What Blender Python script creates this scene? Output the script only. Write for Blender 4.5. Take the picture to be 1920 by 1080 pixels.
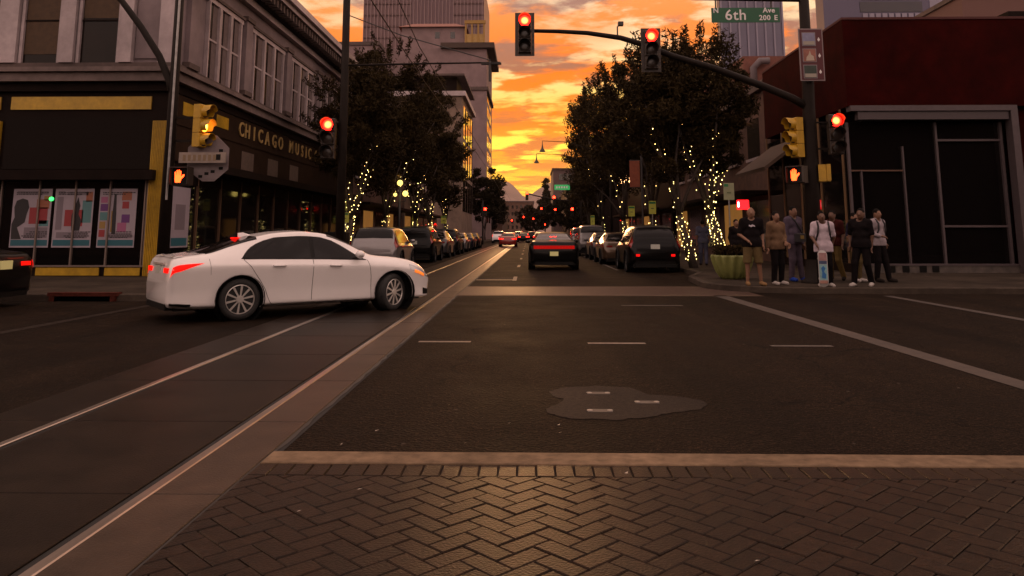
import bpy, bmesh, math, random
import numpy as np
from mathutils import Vector, Matrix

R = math.radians
rnd = random.Random(7)
scene = bpy.context.scene
COL = scene.collection
for _o in list(bpy.data.objects):
    bpy.data.objects.remove(_o)

# ------------------------------------------------------------------ camera
FPX, PITCH, EYE = 1450.0, R(8.65), 1.40
YAW = math.atan(32 * math.cos(PITCH) / FPX)
PPY = 437 - FPX * math.tan(PITCH)          # row of the principal point in the 1920 px photograph
cam_data = bpy.data.cameras.new('camera')
cam = bpy.data.objects.new('camera', cam_data)
COL.objects.link(cam)
cam.location = (0, 0, EYE)
cam.rotation_euler = (R(90) + PITCH, 0, YAW)
cam_data.sensor_width = 36
cam_data.lens = FPX / 1920 * 36
cam_data.shift_y = -(540 - PPY) / 1920
cam_data.clip_start = 0.05
cam_data.clip_end = 60000
scene.camera = cam

# ------------------------------------------------------------------ world: dusk sky with lit clouds
world = bpy.data.worlds.new('World')
scene.world = world
world.use_nodes = True
wt = world.node_tree
wt.nodes.clear()


def nd(tree, typ, props=None, **ins):
    n = tree.nodes.new(typ)
    for k, v in (props or {}).items():
        setattr(n, k, v)
    for k, v in ins.items():
        key = int(k[1:]) if k[0] == 'i' and k[1:].isdigit() else k.replace('_', ' ')
        s = n.inputs[key]
        if hasattr(v, 'is_linked'):
            tree.links.new(v, s)
        else:
            s.default_value = v
    return n


def math_(tree, op, a, b=0.0, clamp=False):
    n = nd(tree, 'ShaderNodeMath', {'operation': op, 'use_clamp': clamp}, i0=a, i1=b)
    return n.outputs[0]


def ramp(tree, fac, stops, interp='LINEAR'):
    n = tree.nodes.new('ShaderNodeValToRGB')
    n.color_ramp.interpolation = interp
    e = n.color_ramp.elements
    while len(e) < len(stops):
        e.new(0.5)
    for el, (p, c) in zip(e, stops):
        el.position = p
        el.color = c if len(c) == 4 else (*c, 1)
    tree.links.new(fac, n.inputs[0])
    return n.outputs[0]


def mixc(tree, fac, a, b, mode='MIX'):
    n = tree.nodes.new('ShaderNodeMix')
    n.data_type = 'RGBA'
    n.blend_type = mode
    for s, v in ((n.inputs[0], fac), (n.inputs[6], a), (n.inputs[7], b)):
        if hasattr(v, 'is_linked'):
            tree.links.new(v, s)
        elif isinstance(v, (tuple, list)):
            s.default_value = v if len(v) == 4 else (*v, 1)
        else:
            s.default_value = v
    return n.outputs[2]


SUN_ELEV = R(2.0)
wc = nd(wt, 'ShaderNodeTexCoord')
wsep = nd(wt, 'ShaderNodeSeparateXYZ', i0=wc.outputs['Generated'])
wx, wy, wz = wsep.outputs
wzc = math_(wt, 'MAXIMUM', wz, 0.0)
den = math_(wt, 'ADD', wzc, 0.10)                    # cloud deck seen in perspective
cu = math_(wt, 'DIVIDE', wx, den)
cv = math_(wt, 'DIVIDE', wy, den)
cvec = nd(wt, 'ShaderNodeCombineXYZ', i0=cu, i1=cv, i2=0.37)
cmap = nd(wt, 'ShaderNodeMapping', Vector=cvec.outputs[0], Scale=(0.85, 1.0, 1.0), Rotation=(0, 0, R(14)), Location=(0.9, 0.35, 0))
n0 = nd(wt, 'ShaderNodeTexNoise', Vector=cmap.outputs[0], Scale=1.3, Detail=4.0, Roughness=0.5)
n1 = nd(wt, 'ShaderNodeTexNoise', Vector=cmap.outputs[0], Scale=3.3, Detail=11.0, Roughness=0.60, Distortion=0.2)
n2 = nd(wt, 'ShaderNodeTexNoise', Vector=cmap.outputs[0], Scale=2.0, Detail=9.0, Roughness=0.62, Distortion=0.25)
# clear sky behind the clouds, by height above the horizon, towards the sunset
base = ramp(wt, wzc, [(0.0, (1.75, 1.05, 0.05)), (0.05, (1.5, 0.80, 0.03)), (0.09, (1.15, 0.43, 0.012)), (0.14, (0.96, 0.22, 0.005)),
                      (0.22, (0.88, 0.185, 0.010)), (0.32, (0.82, 0.30, 0.10)), (0.70, (0.62, 0.42, 0.38)), (1.0, (0.60, 0.44, 0.43))])
bright = ramp(wt, wzc, [(0.0, (1.9, 1.30, 0.08)), (0.08, (1.6, 1.05, 0.08)), (0.15, (1.08, 0.62, 0.075)), (0.24, (0.90, 0.64, 0.38)), (0.5, (0.80, 0.57, 0.48)), (1.0, (0.70, 0.54, 0.52))])
dark = ramp(wt, wzc, [(0.0, (1.0, 0.36, 0.02)), (0.06, (0.86, 0.24, 0.018)), (0.13, (0.58, 0.16, 0.03)), (0.20, (0.31, 0.13, 0.075)), (0.28, (0.27, 0.155, 0.135)), (0.5, (0.42, 0.28, 0.25)), (1.0, (0.42, 0.30, 0.30))])
f_bright = ramp(wt, n1.outputs[0], [(0.47, (0, 0, 0)), (0.58, (1, 1, 1))], 'EASE')
f_dark = ramp(wt, n2.outputs[0], [(0.47, (0, 0, 0)), (0.57, (1, 1, 1))], 'EASE')
f_big = ramp(wt, n0.outputs[0], [(0.36, (0.35, 0.35, 0.35)), (0.58, (1, 1, 1))], 'EASE')
west = mixc(wt, math_(wt, 'MULTIPLY', f_dark, 0.92), base, dark)
west = mixc(wt, math_(wt, 'MULTIPLY', f_bright, f_big), west, bright)
# away from the sunset: dull rose clouds
e_base = ramp(wt, wzc, [(0.0, (0.58, 0.35, 0.27)), (0.35, (0.67, 0.445, 0.375)), (1.0, (0.61, 0.43, 0.375))])
east = mixc(wt, f_bright, e_base, (0.90, 0.635, 0.55))
nish = nd(wt, 'ShaderNodeTexSky', {'sky_type': 'NISHITA', 'sun_disc': False, 'sun_elevation': SUN_ELEV,
                                   'sun_rotation': R(-6), 'altitude': 700.0, 'dust_density': 3.0})
east = mixc(wt, 0.03, east, nish.outputs[0], 'ADD')
az = nd(wt, 'ShaderNodeMapRange', {'interpolation_type': 'SMOOTHERSTEP'}, Value=wy)
az.inputs[1].default_value = -0.15
az.inputs[2].default_value = 0.92
west = mixc(wt, 1.0, west, (0.78, 0.76, 0.70), 'MULTIPLY')
skycol = mixc(wt, az.outputs[0], east, west)
wbg = nd(wt, 'ShaderNodeBackground', Color=skycol, Strength=1.0)
wout = nd(wt, 'ShaderNodeOutputWorld', Surface=wbg.outputs[0])

# ------------------------------------------------------------------ sun: low behind cloud at the end of the street
sun_data = bpy.data.lights.new('sun', 'SUN')
sun_data.energy = 0.8
sun_data.angle = R(14)
sun_data.color = (1.0, 0.52, 0.22)
sun = bpy.data.objects.new('sun', sun_data)
COL.objects.link(sun)
sun.location = (0, 60, 60)
sun.rotation_euler = (R(90) - SUN_ELEV - R(2), 0, R(180) + R(6))

scene.view_settings.view_transform = 'Standard'
scene.view_settings.look = 'None'
scene.view_settings.exposure = 0.85
scene.view_settings.gamma = 1.0
scene.view_settings.use_curve_mapping = False
scene.render.engine = 'CYCLES'
cy = scene.cycles
cy.use_denoising = True
cy.max_bounces = 5
cy.diffuse_bounces = 3
cy.glossy_bounces = 3
cy.transmission_bounces = 4
cy.volume_bounces = 0
cy.sample_clamp_indirect = 3.0
cy.caustics_reflective = False
cy.caustics_refractive = False


# ------------------------------------------------------------------ photograph pixel -> direction (distances come from ground / walls)
_fw = Vector((-math.sin(YAW) * math.cos(PITCH), math.cos(YAW) * math.cos(PITCH), math.sin(PITCH)))
_rt = Vector((math.cos(YAW), math.sin(YAW), 0))
_up = _rt.cross(_fw)


def ray(px, py):
    return _fw + _rt * ((px - 960) / FPX) - _up * ((py - PPY) / FPX)


def on_ground(px, py, z=0.0):
    d = ray(px, py)
    t = (z - EYE) / d.z
    return Vector((d.x * t, d.y * t, z))


def on_y(px, py, Y):
    d = ray(px, py)
    t = Y / d.y
    return Vector((d.x * t, Y, EYE + d.z * t))


def on_x(px, py, X):
    d = ray(px, py)
    t = X / d.x
    return Vector((X, d.y * t, EYE + d.z * t))


def project(p):
    v = Vector(p) - Vector((0, 0, EYE))
    d = v.dot(_fw)
    return (960 + FPX * v.dot(_rt) / d, PPY - FPX * v.dot(_up) / d, d)


# ------------------------------------------------------------------ materials
MATS = {}


def mat(name, col, rough=0.6, metal=0.0, spec=0.5, var=0.0, vscale=6.0, bump=0.0, bscale=40.0, emit=None, estr=0.0,
        coat=0.0, obj_var=0.0, col2=None, stain=0.0, detail=5.0, stretch=None, sample=True):
    if name in MATS:
        return MATS[name]
    m = bpy.data.materials.new(name)
    m.use_nodes = True
    t = m.node_tree
    b = t.nodes['Principled BSDF']
    b.inputs['Base Color'].default_value = (*col, 1)
    b.inputs['Roughness'].default_value = rough
    b.inputs['Metallic'].default_value = metal
    b.inputs['Specular IOR Level'].default_value = spec
    b.inputs['Coat Weight'].default_value = coat
    b.inputs['Coat Roughness'].default_value = 0.05
    tc = None
    if var or bump or stain or col2:
        g = nd(t, 'ShaderNodeNewGeometry')
        tc = g.outputs['Position']
        if stretch:
            tc = nd(t, 'ShaderNodeMapping', Vector=tc, Scale=stretch).outputs[0]
    c = None
    if var or col2:
        n = nd(t, 'ShaderNodeTexNoise', Vector=tc, Scale=vscale, Detail=detail, Roughness=0.62)
        f = nd(t, 'ShaderNodeMapRange', Value=n.outputs[0])
        f.inputs[1].default_value = 0.32
        f.inputs[2].default_value = 0.68
        lo = tuple(max(0, x * (1 - var)) for x in col)
        hi = col2 if col2 else tuple(min(1, x * (1 + var)) for x in col)
        c = mixc(t, f.outputs[0], lo, hi)
    if stain:
        n = nd(t, 'ShaderNodeTexNoise', Vector=tc, Scale=0.55, Detail=6.0, Roughness=0.6)
        f = ramp(t, n.outputs[0], [(0.38, (1 - stain,) * 3), (0.62, (1 + stain * 0.4,) * 3)])
        c = mixc(t, 1.0, c if c else (*col, 1), f, 'MULTIPLY')
    if obj_var:
        oi = nd(t, 'ShaderNodeObjectInfo')
        f = ramp(t, oi.outputs['Random'], [(0, (1 - obj_var, 1 - obj_var, 1 - obj_var)), (0.5, (1.0, 0.94, 0.9)), (1, (1 + obj_var * 0.8, 1 + obj_var * 0.7, 1 + obj_var * 0.6))])
        c = mixc(t, 1.0, c if c else (*col, 1), f, 'MULTIPLY')
    if c:
        t.links.new(c, b.inputs['Base Color'])
    if bump:
        n = nd(t, 'ShaderNodeTexNoise', Vector=tc, Scale=bscale, Detail=4.0)
        bp = nd(t, 'ShaderNodeBump', Strength=bump, Distance=0.01, Height=n.outputs[0])
        t.links.new(bp.outputs[0], b.inputs['Normal'])
    if emit:
        b.inputs['Emission Color'].default_value = (*emit, 1)
        b.inputs['Emission Strength'].default_value = estr
        if not sample:
            m.cycles.emission_sampling = 'NONE'
    MATS[name] = m
    return m


def lens_mat(name, core, rim, s_core, s_rim):
    """lamp lens: hot LED core fading to the lens colour at the rim (object-space radius, disc of radius 1 in local X/Z)"""
    m = bpy.data.materials.new(name)
    m.use_nodes = True
    t = m.node_tree
    b = t.nodes['Principled BSDF']
    b.inputs['Base Color'].default_value = (rim[0] * .5, rim[1] * .5, rim[2] * .5, 1)
    tc = nd(t, 'ShaderNodeTexCoord')
    sp = nd(t, 'ShaderNodeSeparateXYZ', i0=tc.outputs['Object'])
    x2 = math_(t, 'MULTIPLY', sp.outputs[0], sp.outputs[0])
    z2 = math_(t, 'MULTIPLY', sp.outputs[2], sp.outputs[2])
    r = math_(t, 'SQRT', math_(t, 'ADD', x2, z2))
    r = math_(t, 'DIVIDE', r, 0.15)
    c = ramp(t, r, [(0.0, tuple(v * s_core for v in core)), (0.30, tuple(v * s_core for v in core)), (0.72, tuple(v * s_rim for v in rim))])
    t.links.new(c, b.inputs['Emission Color'])
    b.inputs['Emission Strength'].default_value = 1.0
    return m


# ------------------------------------------------------------------ mesh helpers
class MB:
    def __init__(self):
        self.v, self.f = [], []

    def add(self, vs, fs):
        o = len(self.v)
        self.v += [tuple(p) for p in vs]
        self.f += [tuple(i + o for i in q) for q in fs]
        return self

    def box(self, x0, x1, y0, y1, z0, z1, m=None):
        vs = [(x, y, z) for z in (z0, z1) for y in (y0, y1) for x in (x0, x1)]
        if m is not None:
            vs = [m @ Vector(p) for p in vs]
        return self.add(vs, [(0, 2, 3, 1), (4, 5, 7, 6), (0, 1, 5, 4), (2, 6, 7, 3), (0, 4, 6, 2), (1, 3, 7, 5)])

    def cham(self, x0, x1, y0, y1, z0, z1, c, m=None):
        """box with chamfered top edge"""
        vs = [(x0, y0, z0), (x1, y0, z0), (x1, y1, z0), (x0, y1, z0), (x0, y0, z1 - c), (x1, y0, z1 - c), (x1, y1, z1 - c), (x0, y1, z1 - c),
              (x0 + c, y0 + c, z1), (x1 - c, y0 + c, z1), (x1 - c, y1 - c, z1), (x0 + c, y1 - c, z1)]
        if m is not None:
            vs = [m @ Vector(p) for p in vs]
        fs = [(3, 2, 1, 0), (8, 9, 10, 11)]
        for a in range(4):
            b = (a + 1) % 4
            fs += [(a, b, b + 4, a + 4), (a + 4, b + 4, b + 8, a + 8)]
        return self.add(vs, fs)

    def prism(self, pts, z0, z1):
        """vertical prism over a CCW polygon in x/y"""
        n = len(pts)
        vs = [(p[0], p[1], z0) for p in pts] + [(p[0], p[1], z1) for p in pts]
        fs = [tuple(range(n - 1, -1, -1)), tuple(range(n, 2 * n))] + [(i, (i + 1) % n, (i + 1) % n + n, i + n) for i in range(n)]
        return self.add(vs, fs)

    def plate(self, pts, y0, y1):
        """polygon in x/z (CCW seen from -y) extruded along y"""
        n = len(pts)
        vs = [(p[0], y0, p[1]) for p in pts] + [(p[0], y1, p[1]) for p in pts]
        fs = [tuple(range(n)), tuple(range(2 * n - 1, n - 1, -1))] + [((i + 1) % n, i, i + n, (i + 1) % n + n) for i in range(n)]
        return self.add(vs, fs)

    def tube(self, pts, rad, n=8, caps=True):
        pts = [Vector(p) for p in pts]
        if not isinstance(rad, (list, tuple)):
            rad = [rad] * len(pts)
        vs, fs = [], []
        prev = None
        for i, p in enumerate(pts):
            d = (pts[min(i + 1, len(pts) - 1)] - pts[max(i - 1, 0)])
            d = d.normalized() if d.length > 1e-9 else Vector((0, 0, 1))
            if prev is None:
                a = d.orthogonal().normalized()
            else:
                a = (prev - d * prev.dot(d))
                a = a.normalized() if a.length > 1e-6 else d.orthogonal().normalized()
            prev = a
            b = d.cross(a)
            for k in range(n):
                t = 2 * math.pi * k / n
                vs.append(p + (a * math.cos(t) + b * math.sin(t)) * rad[i])
        for i in range(len(pts) - 1):
            for k in range(n):
                k2 = (k + 1) % n
                fs.append((i * n + k, i * n + k2, (i + 1) * n + k2, (i + 1) * n + k))
        if caps:
            fs.append(tuple(range(n - 1, -1, -1)))
            o = (len(pts) - 1) * n
            fs.append(tuple(range(o, o + n)))
        return self.add(vs, fs)

    def lathe(self, prof, n=16, m=None, closed=False):
        """revolve (r,z) profile about z"""
        vs = [(r * math.cos(2 * math.pi * k / n), r * math.sin(2 * math.pi * k / n), z) for r, z in prof for k in range(n)]
        if m is not None:
            vs = [m @ Vector(p) for p in vs]
        fs = []
        for i in range(len(prof) - 1):
            for k in range(n):
                k2 = (k + 1) % n
                fs.append((i * n + k, i * n + k2, (i + 1) * n + k2, (i + 1) * n + k))
        if closed:
            fs.append(tuple(range(n - 1, -1, -1)))
            o = (len(prof) - 1) * n
            fs.append(tuple(range(o, o + n)))
        return self.add(vs, fs)

    def ball(self, c, r, nu=8, nv=6, sc=(1, 1, 1)):
        prof = [(max(1e-4, math.sin(math.pi * i / nv)) * r, -math.cos(math.pi * i / nv) * r) for i in range(nv + 1)]
        return self.lathe(prof, nu, Matrix.Translation(c) @ Matrix.Diagonal((*sc, 1)))

    def mesh(self, name, smooth=False):
        me = bpy.data.meshes.new(name)
        me.from_pydata(self.v, [], self.f)
        me.validate()
        if smooth:
            me.polygons.foreach_set('use_smooth', [True] * len(me.polygons))
        me.update()
        return me

    def build(self, name, m, parent=None, world=True, smooth=False, kind=None):
        """one mesh object; with world=True the vertices are world coordinates and the parent is an unrotated Empty"""
        org = Vector((0, 0, 0))
        if parent is not None and world:
            q = parent
            while q is not None:
                org += q.location
                q = q.parent
        if parent is None and self.v:
            a = np.array(self.v)
            org = Vector(((a[:, 0].min() + a[:, 0].max()) / 2, (a[:, 1].min() + a[:, 1].max()) / 2, a[:, 2].min()))
        if org.length > 0:
            self.v = [(p[0] - org.x, p[1] - org.y, p[2] - org.z) for p in self.v]
        me = self.mesh(name, smooth)
        me.materials.append(m)
        o = bpy.data.objects.new(name, me)
        COL.objects.link(o)
        if parent is not None:
            o.parent = parent
        else:
            o.location = org
        if kind:
            o['kind'] = kind
        return o


def smooth_by_angle(o, ang=35):
    me = o.data
    bm = bmesh.new()
    bm.from_mesh(me)
    for f in bm.faces:
        f.smooth = True
    for e in bm.edges:
        if len(e.link_faces) == 2 and e.calc_face_angle(0) > R(ang):
            e.smooth = False
    bm.to_mesh(me)
    bm.free()


def tag(o, label=None, cat=None, group=None, kind=None):
    if label:
        o['label'] = label
    if cat:
        o['category'] = cat
    if group:
        o['group'] = group
    if kind:
        o['kind'] = kind
    return o


def thing(name, label, cat, loc=(0, 0, 0), rz=0.0, group=None):
    o = bpy.data.objects.new(name, None)
    COL.objects.link(o)
    o.location = loc
    o.rotation_euler = (0, 0, rz)
    o.empty_display_size = 0.2
    return tag(o, label, cat, group)


def struct(name, mb, m, smooth=False):
    return tag(mb.build(name, m, None, smooth=smooth), kind='structure')


def copy_tree(o, parent=None):
    c = o.copy()
    COL.objects.link(c)
    c.parent = parent
    for ch in list(o.children):
        copy_tree(ch, c)
    return c


def text_mesh(s, size, depth=0.01, align='CENTER', bold=0.0, spacing=1.0):
    """text as MB lying in x/z plane, facing -y, centred at the origin (baseline centre height)"""
    cu_ = bpy.data.curves.new('txt', 'FONT')
    cu_.body = s
    cu_.size = size
    cu_.extrude = depth
    cu_.offset = bold
    cu_.space_character = spacing
    cu_.align_x = align
    cu_.align_y = 'CENTER'
    cu_.resolution_u = 3
    ob = bpy.data.objects.new('txt', cu_)
    COL.objects.link(ob)
    dg = bpy.context.evaluated_depsgraph_get()
    me = bpy.data.meshes.new_from_object(ob.evaluated_get(dg))
    mb = MB()
    mb.add([(v.co.x, -v.co.z, v.co.y) for v in me.vertices], [tuple(p.vertices) for p in me.polygons])
    bpy.data.objects.remove(ob)
    bpy.data.curves.remove(cu_)
    bpy.data.meshes.remove(me)
    return mb


def moved(mb, m):
    mb.v = [tuple(m @ Vector(p)) for p in mb.v]
    return mb


def T(x, y, z):
    return Matrix.Translation((x, y, z))


def RZ(a):
    return Matrix.Rotation(a, 4, 'Z')


# shared materials
M_STEEL = mat('galvanised_steel', (0.30, 0.29, 0.28), 0.45, 0.7, var=0.2, vscale=9)
M_DARKSTEEL = mat('dark_painted_steel', (0.035, 0.032, 0.03), 0.5, 0.2, var=0.2)
M_BROWNPOLE = mat('brown_painted_pole', (0.013, 0.009, 0.007), 0.6, 0.0, spec=0.12, var=0.2, vscale=4)
M_BLACK = mat('black_plastic', (0.006, 0.0055, 0.005), 0.5, spec=0.15)
M_RUBBER = mat('tyre_rubber', (0.018, 0.017, 0.016), 0.8, var=0.2, vscale=20)
M_GLASS_DARK = mat('dark_tinted_glass', (0.007, 0.006, 0.006), 0.06, spec=0.28)
M_SHOP_GLASS = mat('shop_glass', (0.005, 0.004, 0.004), 0.05, spec=0.22)
M_WHITEPAINT = mat('white_sign_paint', (0.72, 0.68, 0.66), 0.5, var=0.06)

# ================================================================== GROUND, ROADS, TRACK
M_ground = mat('dusty_ground', (0.09, 0.07, 0.055), 0.95, var=0.3, vscale=0.02)
g = MB()
g.add([(-9000, -3000, -0.02), (9000, -3000, -0.02), (9000, 12000, -0.02), (-9000, 12000, -0.02)], [(0, 1, 2, 3)])
struct('ground', g, M_ground)


def asphalt_mat():
    m = bpy.data.materials.new('worn_asphalt')
    m.use_nodes = True
    t = m.node_tree
    b = t.nodes['Principled BSDF']
    p = nd(t, 'ShaderNodeNewGeometry').outputs['Position']
    fine = nd(t, 'ShaderNodeTexNoise', Vector=p, Scale=70.0, Detail=2.0, Roughness=0.8)
    agg = nd(t, 'ShaderNodeTexVoronoi', Vector=p, Scale=38.0)
    mid = nd(t, 'ShaderNodeTexNoise', Vector=p, Scale=0.8, Detail=8.0, Roughness=0.68)
    lane = nd(t, 'ShaderNodeMapping', Vector=p, Scale=(0.9, 0.06, 1.0))
    wear = nd(t, 'ShaderNodeTexNoise', Vector=lane.outputs[0], Scale=1.4, Detail=5.0)
    c = ramp(t, fine.outputs[0], [(0.34, (0.003, 0.002, 0.0014)), (0.5, (0.0095, 0.0062, 0.0040)), (0.62, (0.024, 0.016, 0.0105)), (0.75, (0.085, 0.06, 0.041))])
    c = mixc(t, 1.0, c, ramp(t, agg.outputs['Color'], [(0.0, (0.55,) * 3), (0.8, (1.25,) * 3), (1.0, (2.2, 2.0, 1.8))]), 'MULTIPLY')
    c = mixc(t, 1.0, c, ramp(t, mid.outputs[0], [(0.3, (0.62,) * 3), (0.7, (1.35,) * 3)]), 'MULTIPLY')
    c = mixc(t, 1.0, c, ramp(t, wear.outputs[0], [(0.35, (0.75,) * 3), (0.65, (1.28, 1.22, 1.16))]), 'MULTIPLY')
    # scattered light specks (gravel, gum, litter crumbs)
    vo = nd(t, 'ShaderNodeTexVoronoi', Vector=p, Scale=2.3)
    spk = ramp(t, vo.outputs['Distance'], [(0.018, (1, 1, 1)), (0.045, (0, 0, 0))])
    c = mixc(t, math_(t, 'MULTIPLY', spk, 0.5), c, (0.17, 0.14, 0.115))
    # sealed cracks and dark drips
    wob = nd(t, 'ShaderNodeTexNoise', Vector=p, Scale=1.6, Detail=5.0)
    pw = nd(t, 'ShaderNodeVectorMath', {'operation': 'MULTIPLY_ADD'}, i0=wob.outputs['Color'], i1=(0.9, 0.9, 0.0), i2=p)
    cr = nd(t, 'ShaderNodeTexVoronoi', {'feature': 'DISTANCE_TO_EDGE'}, Vector=pw.outputs[0], Scale=0.24)
    msk = ramp(t, mid.outputs[0], [(0.47, (0, 0, 0)), (0.55, (1, 1, 1))])
    ck = ramp(t, cr.outputs['Distance'], [(0.0025, (1, 1, 1)), (0.006, (0, 0, 0))])
    c = mixc(t, math_(t, 'MULTIPLY', math_(t, 'MULTIPLY', ck, msk), 0.85), c, (0.004, 0.0035, 0.003))
    dv = nd(t, 'ShaderNodeTexVoronoi', Vector=p, Scale=0.9)
    dk = ramp(t, dv.outputs['Distance'], [(0.04, (1, 1, 1)), (0.11, (0, 0, 0))])
    c = mixc(t, math_(t, 'MULTIPLY', dk, 0.5), c, (0.006, 0.005, 0.0045))
    t.links.new(c, b.inputs['Base Color'])
    r = ramp(t, mid.outputs[0], [(0.3, (0.60,) * 3), (0.7, (0.78,) * 3)])
    t.links.new(r, b.inputs['Roughness'])
    b.inputs['Specular IOR Level'].default_value = 0.035
    bp = nd(t, 'ShaderNodeBump', Strength=0.6, Distance=0.008, Height=agg.outputs['Distance'])
    t.links.new(bp.outputs[0], b.inputs['Normal'])
    return m


M_asphalt = asphalt_mat()
g = MB()
g.add([(-70, -25, 0), (70, -25, 0), (70, 420, 0), (-70, 420, 0)], [(0, 1, 2, 3)])
struct('road', g, M_asphalt)

# ---- pavements (raised blocks with kerb)
M_conc = mat('pavement_concrete', (0.04, 0.03, 0.022), 0.85, spec=0.08, var=0.22, vscale=3.5, bump=0.25, bscale=60, stain=0.35)
M_kerb = mat('kerb_concrete', (0.055, 0.042, 0.032), 0.8, spec=0.08, var=0.25, vscale=5, bump=0.3, bscale=50, stain=0.3)


def arc(cx, cy_, r, a0, a1, n=6):
    return [(cx + r * math.cos(R(a0 + (a1 - a0) * i / n)), cy_ + r * math.sin(R(a0 + (a1 - a0) * i / n))) for i in range(n + 1)]


def pavement(poly, kerb_edge):
    """poly: CCW outline; kerb_edge: polyline along the street side (outline order)"""
    mb = MB()
    mb.prism(poly, -0.01, 0.13)
    o = struct('pavement', mb, M_conc)
    kb = MB()
    w = 0.16
    n = len(kerb_edge)
    prof = []
    for i, p in enumerate(kerb_edge):
        a = Vector(kerb_edge[max(i - 1, 0)])
        b = Vector(kerb_edge[min(i + 1, n - 1)])
        d = (b - a).normalized()
        nrm = Vector((d.y, -d.x))            # outward (to the road) for CCW outline
        q = Vector(p)
        prof.append([(q + nrm * 0.03, -0.005), (q + nrm * 0.015, 0.125), (q - nrm * 0.005, 0.142), (q - nrm * w, 0.142), (q - nrm * w, 0.10)])
    vs, fs = [], []
    for row in prof:
        vs += [(v.x, v.y, z) for v, z in row]
    k = 5
    for i in range(n - 1):
        for j in range(k - 1):
            fs.append((i * k + j, (i + 1) * k + j, (i + 1) * k + j + 1, i * k + j + 1))
    kb.add(vs, fs)
    kb.build('kerb', M_kerb, o, world=True)
    return o


KL, KR = -6.75, 5.55
left_edge = [(-70, 16.3)] + [(-9.0, 16.3)] + arc(-6.9, 18.9, 2.55, -95, 0, 7)[1:] + [(-4.3, 23.4), (-5.2, 25.2), (KL, 26.4), (KL, 95)]
pavement(left_edge + [(-70, 95)], left_edge)
right_edge = [(KR, 95), (KR, 26.0), (4.75, 23.6)] + arc(6.6, 20.7, 2.1, 180, 270, 6) + [(70, 18.55)]
pavement(right_edge + [(70, 95)], right_edge)
for x0, x1 in ((-70, KL), (KR, 70)):
    ed = [(x1, 109), (x1, 215)] if x0 < 0 else [(x0, 215), (x0, 109)]
    poly = [(x0, 109), (x1, 109), (x1, 215), (x0, 215)]
    pavement(poly, ed)

# ---- storm drain opening in the left kerb
dr = thing('storm_drain', 'rust red framed storm drain opening in the kerb below the shop posters', 'drain', (-9.27, 16.3, 0.0))
M_rust = mat('rust_red_iron', (0.06, 0.014, 0.009), 0.7, spec=0.1, var=0.35, vscale=12)
m_ = MB()
m_.box(-10.0, -8.54, 16.20, 16.42, 0.105, 0.178)
m_.build('top_plate', M_rust, dr)
for s in (-9.96, -8.68):
    MB().box(s, s + 0.10, 16.205, 16.31, 0.0, 0.1045).build('side_plate', M_rust, dr)
MB().box(-9.855, -8.685, 16.225, 16.31, 0.002, 0.104).build('opening', mat('black_void', (0.001, 0.001, 0.001), 1.0, spec=0.0), dr)

# ---- tram track: concrete slab strips with joints, girder rails in grooves
M_slab = mat('track_concrete', (0.0145, 0.0093, 0.0062), 0.42, spec=0.07, var=0.24, vscale=2.2, bump=0.3, bscale=70, stain=0.4)
M_slab_r = mat('track_edge_highlight', (0.045, 0.028, 0.018), 0.38, spec=0.20, var=0.3, vscale=3.0, bump=0.3, bscale=70, stain=0.35)  # right strip: reflected orange sky highlight put into a lighter colour
M_groove = mat('groove_grime', (0.01, 0.009, 0.008), 0.9)
M_rail = mat('polished_rail_steel', (0.50, 0.45, 0.41), 0.30, 1.0, var=0.2, vscale=3, stretch=(8, 0.4, 1))
bed = MB()
bed.add([(-4.12, -8, 0.003), (-1.60, -8, 0.003), (-1.60, 400, 0.003), (-4.12, 400, 0.003)], [(0, 1, 2, 3)])
track = struct('tram_track', bed, M_groove)
strips = [(-4.12, -3.545), (-3.43, -2.145), (-2.028, -1.66)]
PAN = 1.61
y = 4.375 - 6 * PAN
meshes = {}
while y < 40:
    for k, (a, b) in enumerate(strips):
        if k not in meshes:
            mb = MB().cham(a, b, 0.004, PAN - 0.006, 0.0035, 0.014, 0.004)
            meshes[k] = mb.mesh('slab_panel')
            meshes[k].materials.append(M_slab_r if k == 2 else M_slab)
        o = bpy.data.objects.new('slab_panel', meshes[k])
        COL.objects.link(o)
        o.parent = track
        o.location = Vector((0, y, 0)) - track.location
    y += PAN
for k, (a, b) in enumerate(strips):
    mb = MB()
    yy = y
    while yy < 400:
        mb.cham(a, b, yy, min(yy + 12.0, 400) - 0.01, 0.0035, 0.014, 0.004)
        yy += 12.0
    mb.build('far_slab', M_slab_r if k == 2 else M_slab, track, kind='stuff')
for x0 in (-3.545, -2.098):
    rb = MB()
    rb.cham(x0 + 0.004, x0 + 0.068, -8, 400, 0.0035, 0.0185, 0.006)
    rb.build('rail', M_rail, track)
# ragged patching tar along the slab edge
M_tar = mat('tar_seal', (0.014, 0.012, 0.011), 0.55, var=0.3)
mb = MB()
yy = 0.5
pts_l, pts_r = [], []
while yy < 40:
    pts_l.append((-1.662, yy))
    pts_r.append((-1.645 + rnd.uniform(0.0, 0.035), yy))
    yy += 0.17
n = len(pts_l)
mb.add([(p[0], p[1], 0.0065) for p in pts_l] + [(p[0], p[1], 0.0065) for p in pts_r], [(i, i + n, i + n + 1, i + 1) for i in range(n - 1)])
struct('tar_joint', mb, M_tar)

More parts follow.
